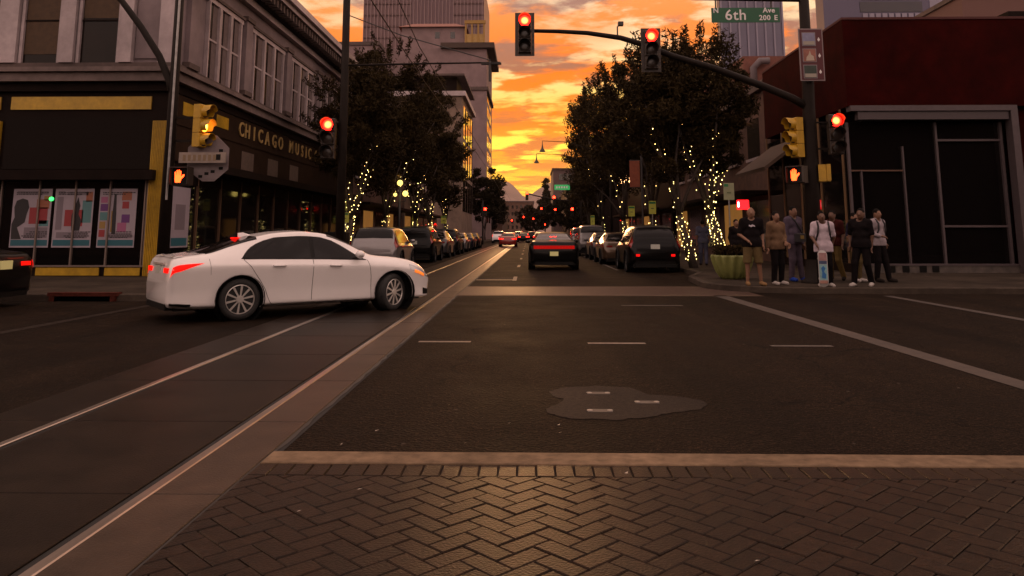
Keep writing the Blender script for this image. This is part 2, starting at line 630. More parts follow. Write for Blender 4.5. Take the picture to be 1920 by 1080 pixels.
# ---- near crosswalk: concrete band, soldier course and 45 degree herringbone bricks
M_bandc = mat('crosswalk_band_concrete', (0.17, 0.115, 0.07), 0.7, spec=0.12, var=0.35, vscale=9, bump=0.2, bscale=80, stain=0.3)
M_brick = mat('brick_paver', (0.0155, 0.0082, 0.0042), 0.36, spec=0.12, var=0.45, vscale=16, bump=0.5, bscale=70, obj_var=0.30)
M_mortar = mat('brick_joint_sand', (0.014, 0.010, 0.008), 0.95)
YB0, YB1 = 4.945, 5.195          # concrete band
YH0 = 4.715                      # soldier course
XE = -1.655                      # slab edge
cb = MB()
cb.add([(XE, 1.6, 0.0035), (8.4, 1.6, 0.0035), (8.4, YB1 + 0.02, 0.0035), (XE, YB1 + 0.02, 0.0035)], [(0, 1, 2, 3)])
cross = struct('crosswalk', cb, M_mortar)
MB().cham(XE + 0.01, 8.4, YB0, YB1, 0.0, 0.019, 0.006).build('concrete_band', M_bandc, cross)
W_, L_, J_, ZB = 0.112, 0.224, 0.0062, 0.0105


def clip(poly, a, b, c):
    """keep a*x+b*y>=c"""
    out = []
    for i in range(len(poly)):
        p, q = poly[i], poly[(i + 1) % len(poly)]
        dp, dq = a * p[0] + b * p[1] - c, a * q[0] + b * q[1] - c
        if dp >= 0:
            out.append(p)
        if dp * dq < 0:
            t = dp / (dp - dq)
            out.append((p[0] + (q[0] - p[0]) * t, p[1] + (q[1] - p[1]) * t))
    return out


def brick_prism(mb, poly, z1, ch=0.005):
    n = len(poly)
    cx = sum(p[0] for p in poly) / n
    cy_ = sum(p[1] for p in poly) / n
    k = 1 - ch / 0.06
    top = [(cx + (p[0] - cx) * k, cy_ + (p[1] - cy_) * k) for p in poly]
    vs = [(p[0], p[1], 0.0) for p in poly] + [(p[0], p[1], z1 - ch) for p in poly] + [(p[0], p[1], z1) for p in top]
    fs = [tuple(range(2 * n, 3 * n))]
    for i in range(n):
        j = (i + 1) % n
        fs += [(i, j, j + n, i + n), (i + n, j + n, j + 2 * n, i + 2 * n)]
    mb.add(vs, fs)


std = MB().cham(-L_ / 2 + J_ / 2, L_ / 2 - J_ / 2, -W_ / 2 + J_ / 2, W_ / 2 - J_ / 2, 0, ZB, 0.005).mesh('brick')
std.materials.append(M_brick)
bricks = []   # (centre, angle or None, poly)
ca, sa = math.cos(R(45)), math.sin(R(45))
ymin, ymax, xmin, xmax = 1.6, YH0 - J_ / 2, XE + 0.012, 8.4
for i in range(-140, 140):
    for j in range(-140, 140):
        r4 = (i - j) % 4
        if r4 == 0:
            u0, v0, du, dv, ang = i, j, 2, 1, 45
        elif r4 == 3:
            u0, v0, du, dv, ang = i, j, 1, 2, 135
        else:
            continue
        uc, vc = (u0 + du / 2) * W_, (v0 + dv / 2) * W_
        cx, cy_ = uc * ca - vc * sa + 1.2, uc * sa + vc * ca + 3.0
        if cx < xmin - 0.2 or cx > xmax + 0.2 or cy_ < ymin - 0.2 or cy_ > ymax + 0.2:
            continue
        hl, hw = L_ / 2 - J_ / 2, W_ / 2 - J_ / 2
        c2, s2 = math.cos(R(ang)), math.sin(R(ang))
        poly = [(cx + x * c2 - y_ * s2, cy_ + x * s2 + y_ * c2) for x, y_ in ((-hl, -hw), (hl, -hw), (hl, hw), (-hl, hw))]
        full = poly
        for a, b, c in ((1, 0, xmin), (-1, 0, -xmax), (0, 1, ymin), (0, -1, -ymax)):
            poly = clip(poly, a, b, c)
            if len(poly) < 3:
                break
        if len(poly) < 3:
            continue
        area = 0.5 * abs(sum(poly[k][0] * poly[(k + 1) % len(poly)][1] - poly[(k + 1) % len(poly)][0] * poly[k][1] for k in range(len(poly))))
        if area < 0.0006:
            continue
        bricks.append((cx, cy_, R(ang) if area > 0.98 * 4 * hl * hw else None, poly))
x = XE + 0.012
while x < 8.35:
    bricks.append((x + W_ / 2, (YH0 + YB0) / 2 - 0.002, R(90), None))
    x += W_
vis, rest = [], []
for b in bricks:
    px_, py_, d_ = project((b[0], b[1], 0.0))
    (vis if (-60 < px_ < 1980 and py_ < 1125) else rest).append(b)
vis.sort(key=lambda b: b[0] ** 2 + b[1] ** 2)
rest += vis[298:]
for b in vis[:298]:
    if b[2] is not None:
        o = bpy.data.objects.new('brick', std)
        COL.objects.link(o)
        o.parent = cross
        o.location = Vector((b[0], b[1], rnd.uniform(-0.0022, 0.0018))) - Vector((cross.location.x, cross.location.y, cross.location.z - 0.0035))
        o.rotation_euler = (rnd.uniform(-.008, .008), rnd.uniform(-.008, .008), b[2] + rnd.uniform(-.012, .012))
    else:
        mb = MB()
        brick_prism(mb, b[3], ZB + 0.003)
        mb.build('brick', M_brick, cross)
mb = MB()
for b in rest:
    if b[2] is not None:
        mb.cham(-L_ / 2 + J_ / 2, L_ / 2 - J_ / 2, -W_ / 2 + J_ / 2, W_ / 2 - J_ / 2, 0, ZB + 0.003, 0.005, T(b[0], b[1], 0) @ RZ(b[2]))
    else:
        brick_prism(mb, b[3], ZB + 0.003)
mb.build('outer_bricks', M_brick, cross, kind='stuff')

# ---- painted and concrete lines of the junction
M_line = mat('worn_white_road_paint', (0.17, 0.13, 0.10), 0.7, var=0.35, vscale=14, detail=8)
M_faint = mat('faded_road_paint', (0.06, 0.047, 0.038), 0.75, var=0.3, vscale=10)
M_strip = mat('crosswalk_edge_concrete', (0.042, 0.028, 0.020), 0.7, var=0.2, vscale=5, stain=0.3)


def strip(name, x0, x1, y0, y1, m, z=0.0045):
    mb = MB()
    mb.add([(x0, y0, z), (x1, y0, z), (x1, y1, z), (x0, y1, z)], [(0, 1, 2, 3)])
    return struct(name, mb, m)


for q0, q1, m in (((785, 641), (883, 641), M_line), ((1102, 644), (1210, 644), M_line), ((1445, 649), (1560, 649), M_faint), ((1165, 573), (1280, 573), M_faint), ((690, 570), (760, 570), M_faint)):
    a, b = on_ground(*q0), on_ground(*q1)
    if a.x < -1.7 and b.x < -1.6:
        continue
    strip('lane_dash', a.x, b.x, a.y - 0.06, a.y + 0.06, m)
mb = MB()
mb.add([(4.52, 5.2, 0.0045), (4.78, 5.2, 0.0045), (4.45, 18.0, 0.0045), (4.15, 18.0, 0.0045)], [(0, 1, 2, 3)])
struct('crosswalk_edge_strip', mb, M_strip)
strip('crosswalk_edge_strip', 7.95, 8.15, 5.0, 18.0, M_strip)
mb = MB()
mb.add([(-7.7, 5.2, 0.0045), (-7.5, 5.2, 0.0045), (-7.3, 15.6, 0.0045), (-7.5, 15.6, 0.0045)], [(0, 1, 2, 3)])
struct('crosswalk_edge_strip', mb, mat('worn_away_strip', (0.02, 0.014, 0.0105), 0.75, spec=0.08, var=0.45, vscale=5))
# far crosswalk of brick between two concrete bands
M_farbrick = mat('far_brick_paving', (0.055, 0.032, 0.023), 0.5, spec=0.15, var=0.25, vscale=7, bump=0.4, bscale=30)
strip('far_crosswalk', -1.655, 5.25, 18.05, 20.75, M_farbrick)
M_farband = mat('far_band_concrete', (0.075, 0.05, 0.034), 0.7, spec=0.12, var=0.3, vscale=6)
strip('far_crosswalk_band', -1.655, 5.25, 17.8, 18.05, M_farband)
strip('far_crosswalk_band', -1.655, 5.25, 20.75, 20.98, M_farband)
strip('stop_bar', -1.60, -0.50, 23.62, 23.98, M_line)
yy = 23.4
for k in range(14):
    strip('lane_dash', -0.50, -0.38, yy, yy + 2.2, M_line)
    yy += 9.6 if k else 9.3
strip('lane_dash', 3.3, 3.42, 30, 93, M_faint)

# ---- sealed pavement patch with three metal caps
pt = [(1030, 735), (1050, 728), (1120, 724), (1180, 727), (1215, 740), (1270, 744), (1315, 751), (1326, 759), (1312, 768), (1250, 776), (1210, 784),
      (1150, 788), (1070, 785), (1028, 776), (1022, 768), (1045, 759), (1058, 749), (1036, 744)]
poly = [tuple(on_ground(*q).xy) for q in pt]
mb = MB()
_pp = []
for _k in range(len(poly)):
    _a, _b = Vector(poly[_k]), Vector(poly[(_k + 1) % len(poly)])
    for _f in (0, .25, .5, .75):
        _q = _a.lerp(_b, _f)
        _pp.append((_q.x + rnd.uniform(-.012, .012), _q.y + rnd.uniform(-.018, .018)))
mb.prism(_pp[::-1], 0.001, 0.0042)
struct('pavement_patch', mb, mat('patch_concrete', (0.026, 0.019, 0.0145), 0.7, spec=0.1, var=0.5, vscale=26, bump=0.8, bscale=90, stain=0.4))
M_cap = mat('worn_metal_cap', (0.34, 0.30, 0.25), 0.5, 0.6, var=0.3, vscale=30)
for k, (cx, cy_) in enumerate(((1122, 738), (1213, 755), (1125, 771))):
    p = on_ground(cx, cy_)
    c_ = thing('valve_cap', ('small metal cap at the back edge of the light asphalt patch', 'small metal cap to the right on the light asphalt patch',
                             'small metal cap at the front edge of the light asphalt patch')[k], 'metal cap', (p.x, p.y, 0.0047))
    MB().cham(-0.10, 0.10, -0.05, 0.05, -0.0045, 0.0015, 0.001).build('plate', mat('cap_plate', (0.10, 0.085, 0.07), 0.6, 0.4, var=0.3), c_, world=False)
    for s in (-0.08, 0.08):
        MB().lathe([(0.024, 0.0012), (0.024, 0.005), (0.016, 0.008)], 10, T(s, 0, 0), closed=True).build('bolt', M_cap, c_, world=False)
# litter flecks on the road
M_lit = mat('pale_litter', (0.5, 0.45, 0.38), 0.7)
mb = MB()
for q in ((640, 840), (872, 838), (706, 814), (842, 765), (830, 955), (560, 968), (674, 926), (1420, 1063), (1048, 803), (1050, 818), (955, 800), (1175, 895), (905, 790)):
    p = on_ground(*q)
    a = rnd.uniform(0, 3)
    s = rnd.uniform(0.010, 0.02)
    mb.add([(p.x + s * math.cos(a + k * 2.1), p.y + s * math.sin(a + k * 2.1), 0.022 + 0.004 * k) for k in range(3)], [(0, 1, 2)])
tag(mb.build('litter_specks', M_lit), 'pale specks of litter scattered over road and brick crosswalk', 'litter', kind='stuff')

# ================================================================== BUILDINGS
M_lilac = mat('painted_stucco_mauve', (0.19, 0.145, 0.15), 0.8, var=0.12, vscale=1.5, stain=0.25, bump=0.2, bscale=30)
M_trim = mat('pale_window_trim', (0.38, 0.31, 0.315), 0.65, var=0.12, vscale=4, stain=0.2)
M_belt = mat('weathered_belt_stone', (0.085, 0.057, 0.05), 0.8, var=0.25, vscale=4, stain=0.3)
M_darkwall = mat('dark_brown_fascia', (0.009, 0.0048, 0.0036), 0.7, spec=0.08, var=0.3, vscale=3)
M_yellow = mat('yellow_glazed_panel', (0.42, 0.25, 0.015), 0.4, var=0.18, vscale=5, stain=0.25)
M_board = mat('charcoal_mesh_board', (0.0105, 0.0075, 0.0062), 0.8, spec=0.08, var=0.25, vscale=30)
M_mullion = mat('aluminium_mullion', (0.22, 0.17, 0.145), 0.45, 0.5)
M_interior = mat('dim_shop_interior', (0.02, 0.014, 0.011), 0.9, var=0.4, vscale=2)
M_uwin = mat('upper_window_glass', (0.010, 0.0065, 0.005), 0.12, spec=0.15, var=0.3, vscale=0.6)
M_blind = mat('brown_roller_blind', (0.06, 0.032, 0.014), 0.8, var=0.2)
M_signbrown = mat('brown_sign_frieze', (0.022, 0.0115, 0.0065), 0.7, spec=0.08, var=0.2, vscale=2)
M_gold = mat('tarnished_gold_letters', (0.40, 0.27, 0.10), 0.5, 0.2, var=0.15)

FY, SX = 23.2, -11.0      # front wall plane (faces the camera) and side wall plane (faces the street)
BY = 47.0
shop = thing('corner_shop_building', 'two storey mauve corner building with yellow panels and gold sign letters', 'building', (-17.0, 35.0, 0.13))
b = MB()
b.box(-24, SX - 0.4, FY + 0.4, BY, 0.13, 3.0)
b.build('shop_core', M_interior, shop)
MB().box(-24, SX, FY, BY, 6.25, 10.15).build('upper_wall', M_lilac, shop)
MB().box(-24, SX - 0.05, FY + 0.05, BY, 2.95, 5.95).build('fascia', M_darkwall, shop)
# roof cornice
cor = MB()
cor.box(-24, SX + 0.25, FY - 0.25, BY + 0.2, 10.15, 10.42)
cor.box(-24, SX + 0.95, FY - 0.95, BY + 0.3, 10.78, 10.98)
cor.box(-24, SX + 1.12, FY - 1.12, BY + 0.4, 10.98, 11.25)
cor_o = cor.build('cornice', M_trim, shop)
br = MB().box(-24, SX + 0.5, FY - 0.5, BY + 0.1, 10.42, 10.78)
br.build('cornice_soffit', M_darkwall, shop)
dn = MB()
yy = FY + 0.1
while yy < BY:
    dn.box(SX + 0.45, SX + 0.86, yy, yy + 0.16, 10.44, 10.77)
    yy += 0.42
xx = -23.9
while xx < SX:
    dn.box(xx, xx + 0.16, FY - 0.86, FY - 0.45, 10.44, 10.77)
    xx += 0.42
tag(dn.build('dentils', M_belt, shop), kind='stuff')
# belt course between storeys
bl = MB()
bl.box(-24, SX + 0.30, FY - 0.30, BY, 6.0, 6.28)
bl.box(-24, SX + 0.42, FY - 0.42, BY, 6.28, 6.42)
bl.build('belt_course', mat('pale_belt_edge', (0.14, 0.10, 0.09), 0.8, var=0.2, vscale=4, stain=0.3), shop)
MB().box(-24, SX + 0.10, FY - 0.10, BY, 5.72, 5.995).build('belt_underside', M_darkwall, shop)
MB().box(-24, SX + 0.16, FY - 0.16, BY, 6.422, 6.60).build('sill_course', M_belt, shop)
# front upper windows and pilasters
for x0, x1 in ((-15.73, -14.62), (-13.93, -12.76), (-18.9, -16.55), (-21.6, -19.6)):
    w = MB().box(x0, x1, FY - 0.012, FY + 0.05, 6.602, 9.6).build('window', M_uwin, shop)
    MB().box(x0 - 0.09, x0, FY - 0.11, FY - 0.013, 6.602, 9.7).build('frame', M_trim, w)
    MB().box(x1, x1 + 0.09, FY - 0.11, FY - 0.013, 6.602, 9.7).build('frame', M_trim, w)
    MB().box(x0, x1, FY - 0.05, FY - 0.014, 7.95, 8.0).build('meeting_rail', M_darkwall, w)
    MB().box(x0 + 0.03, x1 - 0.03, FY - 0.03, FY - 0.0145, 8.05 if x0 > -14 else 6.9, 9.6).build('blind', M_blind, w)
for x0, x1, d in ((-16.45, -15.86, .22), (-14.5, -14.06, .22), (-12.62, -12.24, .22), (-11.44, SX, .14)):
    MB().box(x0, x1 + (0.14 if x1 == SX else 0), FY - d, FY - 0.001, 6.602, 10.14).build('pilaster', M_trim, shop)
MB().box(-12.2, -11.46, FY - 0.05, FY - 0.001, 6.75, 9.9).build('corner_panel', M_lilac, shop)
# side bays: three tall lights between pilasters
bay_edges = [(360, 447), (462, 531), (541, 590)]
bays = [(on_x(a, 150, SX).y, on_x(c, 150, SX).y) for a, c in bay_edges]
step = bays[1][0] - bays[0][0]
bays = [(25.35, 28.35), (29.75, 33.45), (34.75, 38.45), (39.75, 43.45)]
for k, (y0, y1) in enumerate(bays):
    MB().box(SX, SX + 0.10, y0 - 0.22, y1 + 0.22, 9.28, 9.45).build('lintel', M_trim, shop)
    MB().box(SX, SX + 0.16, y0 - 0.26, y1 + 0.26, 9.451, 9.55).build('lintel_cap', M_belt, shop)
    n = 3
    wlen = (y1 - y0) / n
    for i in range(n):
        a, c = y0 + i * wlen + 0.10, y0 + (i + 1) * wlen - 0.10
        w = MB().box(SX + 0.002, SX + 0.02, a, c, 6.605, 9.27).build('window', M_uwin, shop)
        for q in (a - 0.1, c):
            MB().box(SX + 0.001, SX + 0.13, q + 0.004, q + 0.096, 6.603, 9.275).build('frame', M_trim, w)
        MB().box(SX + 0.021, SX + 0.06, a, c, 7.95, 8.02).build('meeting_rail', M_trim, w)
        # pale strip on the far half of the glass, standing for the reveal
        MB().box(SX + 0.021, SX + 0.035, a + (c - a) * 0.5, c, 6.61, 9.26).build('reveal_strip', mat('pale_reveal', (0.12, 0.088, 0.085), 0.9, var=0.15), w)
for yp in (24.2, 29.05, 34.1, 39.1, 44.3):
    p = MB().box(SX, SX + 0.17, yp - 0.33, yp + 0.33, 6.602, 9.5).build('pilaster', M_lilac, shop)
    MB().box(SX, SX + 0.24, yp - 0.42, yp + 0.42, 9.5, 9.66).build('capital', M_belt, p)
    MB().box(SX, SX + 0.24, yp - 0.40, yp + 0.40, 6.6025, 6.78).build('plinth', M_belt, p)
# sign frieze on the street side with separate gold letters
sg = MB().box(SX, SX + 0.06, FY + 0.2, BY, 4.75, 5.70).build('sign_board', M_signbrown, shop)
word = [('C', 451.7), ('H', 463), ('I', 476), ('C', 488), ('A', 501), ('G', 514.5), ('O', 526.5), ('M', 546), ('U', 557.5), ('S', 567.3), ('I', 574.5), ('C', 581.5), ('S', 592.5)]
ys = [on_x(px_, 255, SX + 0.07).y for _, px_ in word]
ys += [ys[-1] + 1.05 * k for k in (1, 2, 3, 4)]
for (ch, yv) in zip([w_[0] for w_ in word] + list('TORE'), ys):
    mb = text_mesh(ch, 0.78, 0.02, bold=0.006)
    moved(mb, T(SX + 0.085, yv, 5.27) @ RZ(R(90)))
    mb.build('letter', M_gold, sg)
for a, c in ((340, 362), (404, 426)):
    y0, y1 = on_x(a, 200, SX).y, on_x(c, 215, SX).y
    MB().box(SX + 0.061, SX + 0.075, y0, y1, 5.10, 5.52).build('yellow_panel', M_yellow, sg)
MB().box(SX - 0.05, SX + 0.03, FY + 0.2, BY, 3.62, 4.748).build('transom_band', M_signbrown, shop)
for y0 in (29.2, 32.2, 35.2):
    MB().box(SX + 0.031, SX + 0.04, y0, y0 + 1.3, 3.8, 4.5).build('transom_panel', mat('dull_transom', (0.09, 0.06, 0.045), 0.7, var=0.2), shop)
MB().box(SX - 0.05, SX + 0.9, FY + 2.2, BY, 3.35, 3.6).build('side_canopy', M_darkwall, shop)
# front: yellow panel, mesh board, canopy ledge, shop window
MB().box(-15.97, -11.6, FY + 0.0, FY + 0.049, 5.16, 5.56).build('yellow_panel', M_yellow, shop)
MB().box(-22.0, -16.3, FY + 0.0, FY + 0.049, 5.16, 5.56).build('yellow_panel', M_yellow, shop)
MB().box(-16.05, -11.5, FY - 0.02, FY + 0.048, 3.32, 4.92).build('mesh_board', M_board, shop)
MB().box(-22.05, -16.35, FY - 0.02, FY + 0.048, 3.32, 4.92).build('mesh_board', M_board, shop)
MB().box(-24, -11.26, FY - 0.35, FY + 0.047, 2.98, 3.28).build('canopy_ledge', M_darkwall, shop)
ribs = MB()
ribs.box(-11.48, SX - 0.02, FY - 0.06, FY + 0.3, 0.135, 4.80)
for k in range(9):
    x = -11.46 + k * 0.05
    ribs.box(x, x + 0.025, FY - 0.085, FY - 0.061, 0.16, 4.78)
ribs.build('ribbed_yellow_column', M_yellow, shop)
cr = MB().box(-11.52, SX + 0.02, FY - 0.07, FY + 0.31, 4.801, 5.0)
cr.build('column_capital', M_darkwall, shop)
ribs = MB()
ribs.box(-16.62, -16.2, FY - 0.06, FY + 0.3, 0.135, 4.80)
for k in range(8):
    ribs.box(-16.6 + k * 0.05, -16.575 + k * 0.05, FY - 0.085, FY - 0.061, 0.16, 4.78)
ribs.build('ribbed_yellow_column', M_yellow, shop)
sw = MB().box(-16.2, -11.5, FY + 0.10, FY + 0.115, 0.45, 2.97).build('shop_window', M_SHOP_GLASS, shop)
for x in (-16.02, -14.85, -13.74, -12.68, -11.6, -11.53):
    MB().box(x - 0.022, x + 0.022, FY + 0.02, FY + 0.099, 0.45, 2.975).build('mullion', M_mullion, sw)
MB().box(-16.2, -11.5, FY + 0.0, FY + 0.3, 0.40, 0.449).build('window_sill', M_mullion, shop)
for x0, x1 in ((-16.1, -14.98), (-14.75, -12.84), (-12.67, -11.6)):
    MB().box(x0, x1, FY + 0.02, FY + 0.3, 0.15, 0.38).build('kick_panel', M_yellow, shop)
MB().box(-16.2, -11.48, FY + 0.06, FY + 0.29, 0.132, 0.399).build('window_base', M_darkwall, shop)
# second shop window further left and along the side street front
MB().box(-24, -16.65, FY + 0.10, FY + 0.3, 0.135, 2.97).build('shop_window', M_SHOP_GLASS, shop)
sdw = MB().box(SX - 0.12, SX - 0.10, FY + 0.35, BY - 0.5, 0.45, 3.3).build('shop_window', M_SHOP_GLASS, shop)
for k in range(12):
    y0 = FY + 0.5 + k * 1.95
    MB().box(SX - 0.099, SX - 0.03, y0, y0 + 0.06, 0.45, 3.32).build('mullion', mat('brown_mullion', (0.10, 0.05, 0.025), 0.6), sdw)
MB().box(SX - 0.4, SX - 0.02, FY + 0.31, BY, 0.135, 0.449).build('stall_riser', M_darkwall, shop)

# posters hung inside the shop window
pc = {'white': mat('poster_white', (0.300, 0.255, 0.292), 0.6, var=0.05), 'teal': mat('poster_teal', (0.015, 0.098, 0.128), 0.6),
      'red': mat('poster_red', (0.247, 0.026, 0.030), 0.6), 'dark': mat('poster_dark', (0.015, 0.013, 0.015), 0.6), 'orange': mat('poster_orange', (0.270, 0.090, 0.045), 0.6),
      'violet': mat('poster_violet', (0.105, 0.030, 0.143), 0.6), 'yellow': mat('poster_yellow', (0.270, 0.165, 0.045), 0.6), 'pink': mat('poster_pink', (0.300, 0.090, 0.180), 0.6),
      'aqua': mat('poster_aqua', (0.075, 0.180, 0.188), 0.6), 'grey': mat('poster_grey', (0.165, 0.135, 0.158), 0.6)}
designs = [
    ('poster with a dark curly haired figure, leftmost in the shop window', -15.66, -14.47,
     [('grey', .1, .9, .90, .96), ('teal', .03, .97, .03, .13), ('red', .45, .92, .40, .68), ('orange', .62, .95, .66, .82), ('yellow', .80, .95, .80, .88), ('aqua', .72, .96, .36, .46), ('grey', .35, .95, .16, .34)], 'fig1'),
    ('poster with a violin picture, in the middle of the shop window', -14.37, -13.18,
     [('grey', .08, .25, .90, .96), ('grey', .32, .85, .89, .95), ('teal', .03, .97, .03, .13), ('red', .28, .75, .36, .64), ('aqua', .72, .96, .42, .80), ('orange', .80, .97, .78, .95), ('grey', .06, .22, .30, .86), ('grey', .1, .9, .16, .26)], 'fig2'),
    ('poster of coloured instrument squares, nearest the yellow column', -13.0, -11.86,
     [('teal', .03, .97, .03, .13), ('violet', .04, .24, .62, .74), ('pink', .04, .22, .76, .86), ('orange', .60, .86, .80, .95), ('red', .62, .80, .66, .78), ('violet', .62, .84, .42, .56), ('pink', .52, .76, .26, .42), ('yellow', .34, .46, .26, .62), ('red', .04, .2, .18, .30), ('grey', .3, .94, .16, .24), ('aqua', .04, .24, .46, .6), ('yellow', .04, .2, .32, .44)], 'fig3')]
for lab, x0, x1, blocks, fig in designs:
    p = thing('poster', lab, 'poster', ((x0 + x1) / 2, FY + 0.075, 0.97), group='posters in the shop window')
    z0, z1 = 0.97, 2.73
    MB().box(x0, x1, FY + 0.070, FY + 0.076, z0, z1).build('sheet', pc['white'], p)
    for c, a0, a1, b0, b1 in blocks:
        MB().box(x0 + a0 * (x1 - x0), x0 + a1 * (x1 - x0), FY + 0.067, FY + 0.0695, z0 + b0 * (z1 - z0), z0 + b1 * (z1 - z0)).build('print_block', pc[c], p)
    ln = MB()
    for zz, a0, a1 in ((2.60, .08, .9), (2.55, .08, .7), (1.30, .3, .92), (1.36, .42, .9), (1.255, .35, .8), (1.42, .5, .92)):
        xx = x0 + a0 * (x1 - x0)
        while xx < x0 + a1 * (x1 - x0):
            wl = rnd.uniform(0.03, 0.09)
            ln.box(xx, xx + wl, FY + 0.0635, FY + 0.0665, zz, zz + 0.028)
            xx += wl + 0.02
    tag(ln.build('fine_print', pc['dark'], p), kind='stuff')
    mb = MB()
    cxp = (x0 + x1) / 2
    if fig == 'fig1':
        mb.plate([(x0 + .04, z0 + .25), (x0 + .35, z0 + .25), (x0 + .2, z0 + .6), (x0 + .42, z0 + .75), (x0 + .46, z0 + 1.0), (x0 + .52, z0 + 1.2), (x0 + .46, z0 + 1.42), (x0 + .3, z0 + 1.47), (x0 + .12, z0 + 1.4), (x0 + .06, z0 + 1.2), (x0 + .1, z0 + .9), (x0 + .02, z0 + .7)], FY + .064, FY + .0665)
    elif fig == 'fig2':
        mb.plate([(cxp - .02, z0 + .5), (cxp + .22, z0 + .5), (cxp + .26, z0 + .8), (cxp + .16, z0 + 1.0), (cxp + .2, z0 + 1.25), (cxp + .12, z0 + 1.5), (cxp + .04, z0 + 1.25), (cxp - .05, z0 + .95), (cxp - .04, z0 + .7)], FY + .064, FY + .0665)
    else:
        mb.plate([(cxp - .14, z0 + .4), (cxp - .02, z0 + .4), (cxp - .03, z0 + 1.0), (cxp - .06, z0 + 1.6), (cxp - .12, z0 + 1.6), (cxp - .15, z0 + 1.0)], FY + .064, FY + .0665)
    mb.build('figure_print', pc['dark'], p)
p = thing('poster', 'narrow poster on the street side window beside the yellow column', 'poster', (SX - 0.08, 24.6, 0.9), group='posters in the shop window')
MB().box(SX - 0.09, SX - 0.085, 23.9, 25.2, 0.95, 2.85).build('sheet', pc['white'], p)
MB().box(SX - 0.0848, SX - 0.082, 24.0, 25.1, 1.0, 1.25).build('print_block', pc['teal'], p)
MB().box(SX - 0.0848, SX - 0.082, 24.2, 24.9, 1.5, 2.3).build('print_block', pc['grey'], p)

# ---- dark red building on the right corner
M_red = mat('dark_red_stucco', (0.026, 0.0016, 0.0010), 0.8, spec=0.04, var=0.25, vscale=2, bump=0.3, bscale=25, stain=0.3)
M_frame = mat('grey_shop_frame', (0.085, 0.065, 0.068), 0.5, 0.2, var=0.1)
RX, RY = 10.55, 25.5
red = thing('red_shop_building', 'dark red stuccoed box of a building over a recessed glass shopfront', 'building', (18, 31, 0.13))
MB().box(RX, 30, RY, 34.5, 5.55, 8.5).build('upper_wall', M_red, red)
MB().box(RX - 0.02, 30, RY - 0.03, 34.52, 8.5, 8.58).build('coping', mat('red_coping', (0.06, 0.012, 0.01), 0.8), red)
MB().box(RX + 5.7, 30, RY + 0.3, 34, 0.13, 5.548).build('side_pier', M_red, red)
MB().box(RX + 0.9, RX + 5.69, RY + 1.1, 34, 0.3, 5.548).build('shop_interior', mat('black_interior', (0.006, 0.004, 0.004), 0.9), red)
sf = MB().box(RX + 0.05, 15.8, RY - 0.12, RY + 0.25, 5.38, 5.56).build('shopfront_head', M_frame, red)
MB().box(RX + 0.3, 15.75, RY - 0.06, RY + 0.2, 5.10, 5.36).build('fascia_rail', mat('grey_fascia', (0.07, 0.054, 0.056), 0.5, 0.2), red)
MB().box(15.8, 16.02, RY - 0.12, RY + 0.25, 0.14, 5.56).build('shopfront_jamb', M_frame, red)
pane_x = [RX + 0.1, 11.05, 12.40, 13.53, 15.62]
gl = MB().box(RX + 0.05, 15.78, RY + 0.40, RY + 0.42, 0.42, 5.09).build('shop_window', M_SHOP_GLASS, red)
for x, z0, z1, w in ((12.40, .42, 4.25, .05), (13.53, .42, 5.05, .07), (15.66, .42, 5.05, .09), (11.0, 1.9, 3.45, .045), (10.62, .42, 5.05, .08)):
    MB().box(x - w / 2, x + w / 2, RY + 0.30, RY + 0.398, z0, z1).build('mullion', M_frame, gl)
for z in (1.62, 4.45):
    MB().box(13.57, 15.61, RY + 0.31, RY + 0.397, z - 0.035, z + 0.035).build('transom', M_frame, gl)
MB().box(10.67, 12.37, RY + 0.33, RY + 0.396, 3.42, 3.47).build('transom', mat('dim_rail', (0.10, 0.05, 0.03), 0.5), gl)
MB().box(RX + 0.03, 16.0, RY + 0.2, RY + 0.6, 0.13, 0.36).build('stall_riser', mat('riser_concrete', (0.075, 0.06, 0.05), 0.8, var=0.4, vscale=4), red)
MB().box(RX + 0.04, 15.8, RY + 0.18, RY + 0.44, 0.36, 0.415).build('window_sill', M_frame, red)
for x in (11.6, 12.05, 12.6, 13.0):
    MB().box(x, x + 0.22, RY + 0.185, RY + 0.199, 0.15, 0.35).build('riser_vent', M_BLACK, red)
sw2 = MB().box(RX + 0.02, RX + 0.04, RY + 0.5, 34.3, 0.42, 5.3).build('shop_window', M_SHOP_GLASS, red)
for k in range(5):
    MB().box(RX - 0.03, RX + 0.019, RY + 0.6 + k * 2.05, RY + 0.68 + k * 2.05, 0.42, 5.54).build('mullion', mat('warm_brown_frame', (0.16, 0.09, 0.04), 0.6), sw2)
MB().box(RX - 0.02, RX + 0.3, RY + 0.3, 34.4, 0.13, 0.41).build('stall_riser', M_darkwall, red)
aw = MB().plate([(RX - 1.6, 3.9), (RX - 1.6, 3.75), (RX, 4.95), (RX, 5.1)], 29.5, 33.8)
aw.build('awning', mat('brown_awning', (0.07, 0.04, 0.025), 0.8, var=0.2), red)
MB().box(RX + 6.5, RX + 7.4, RY + 1.5, RY + 2.2, 8.582, 9.2).build('roof_vent', M_darkwall, red)

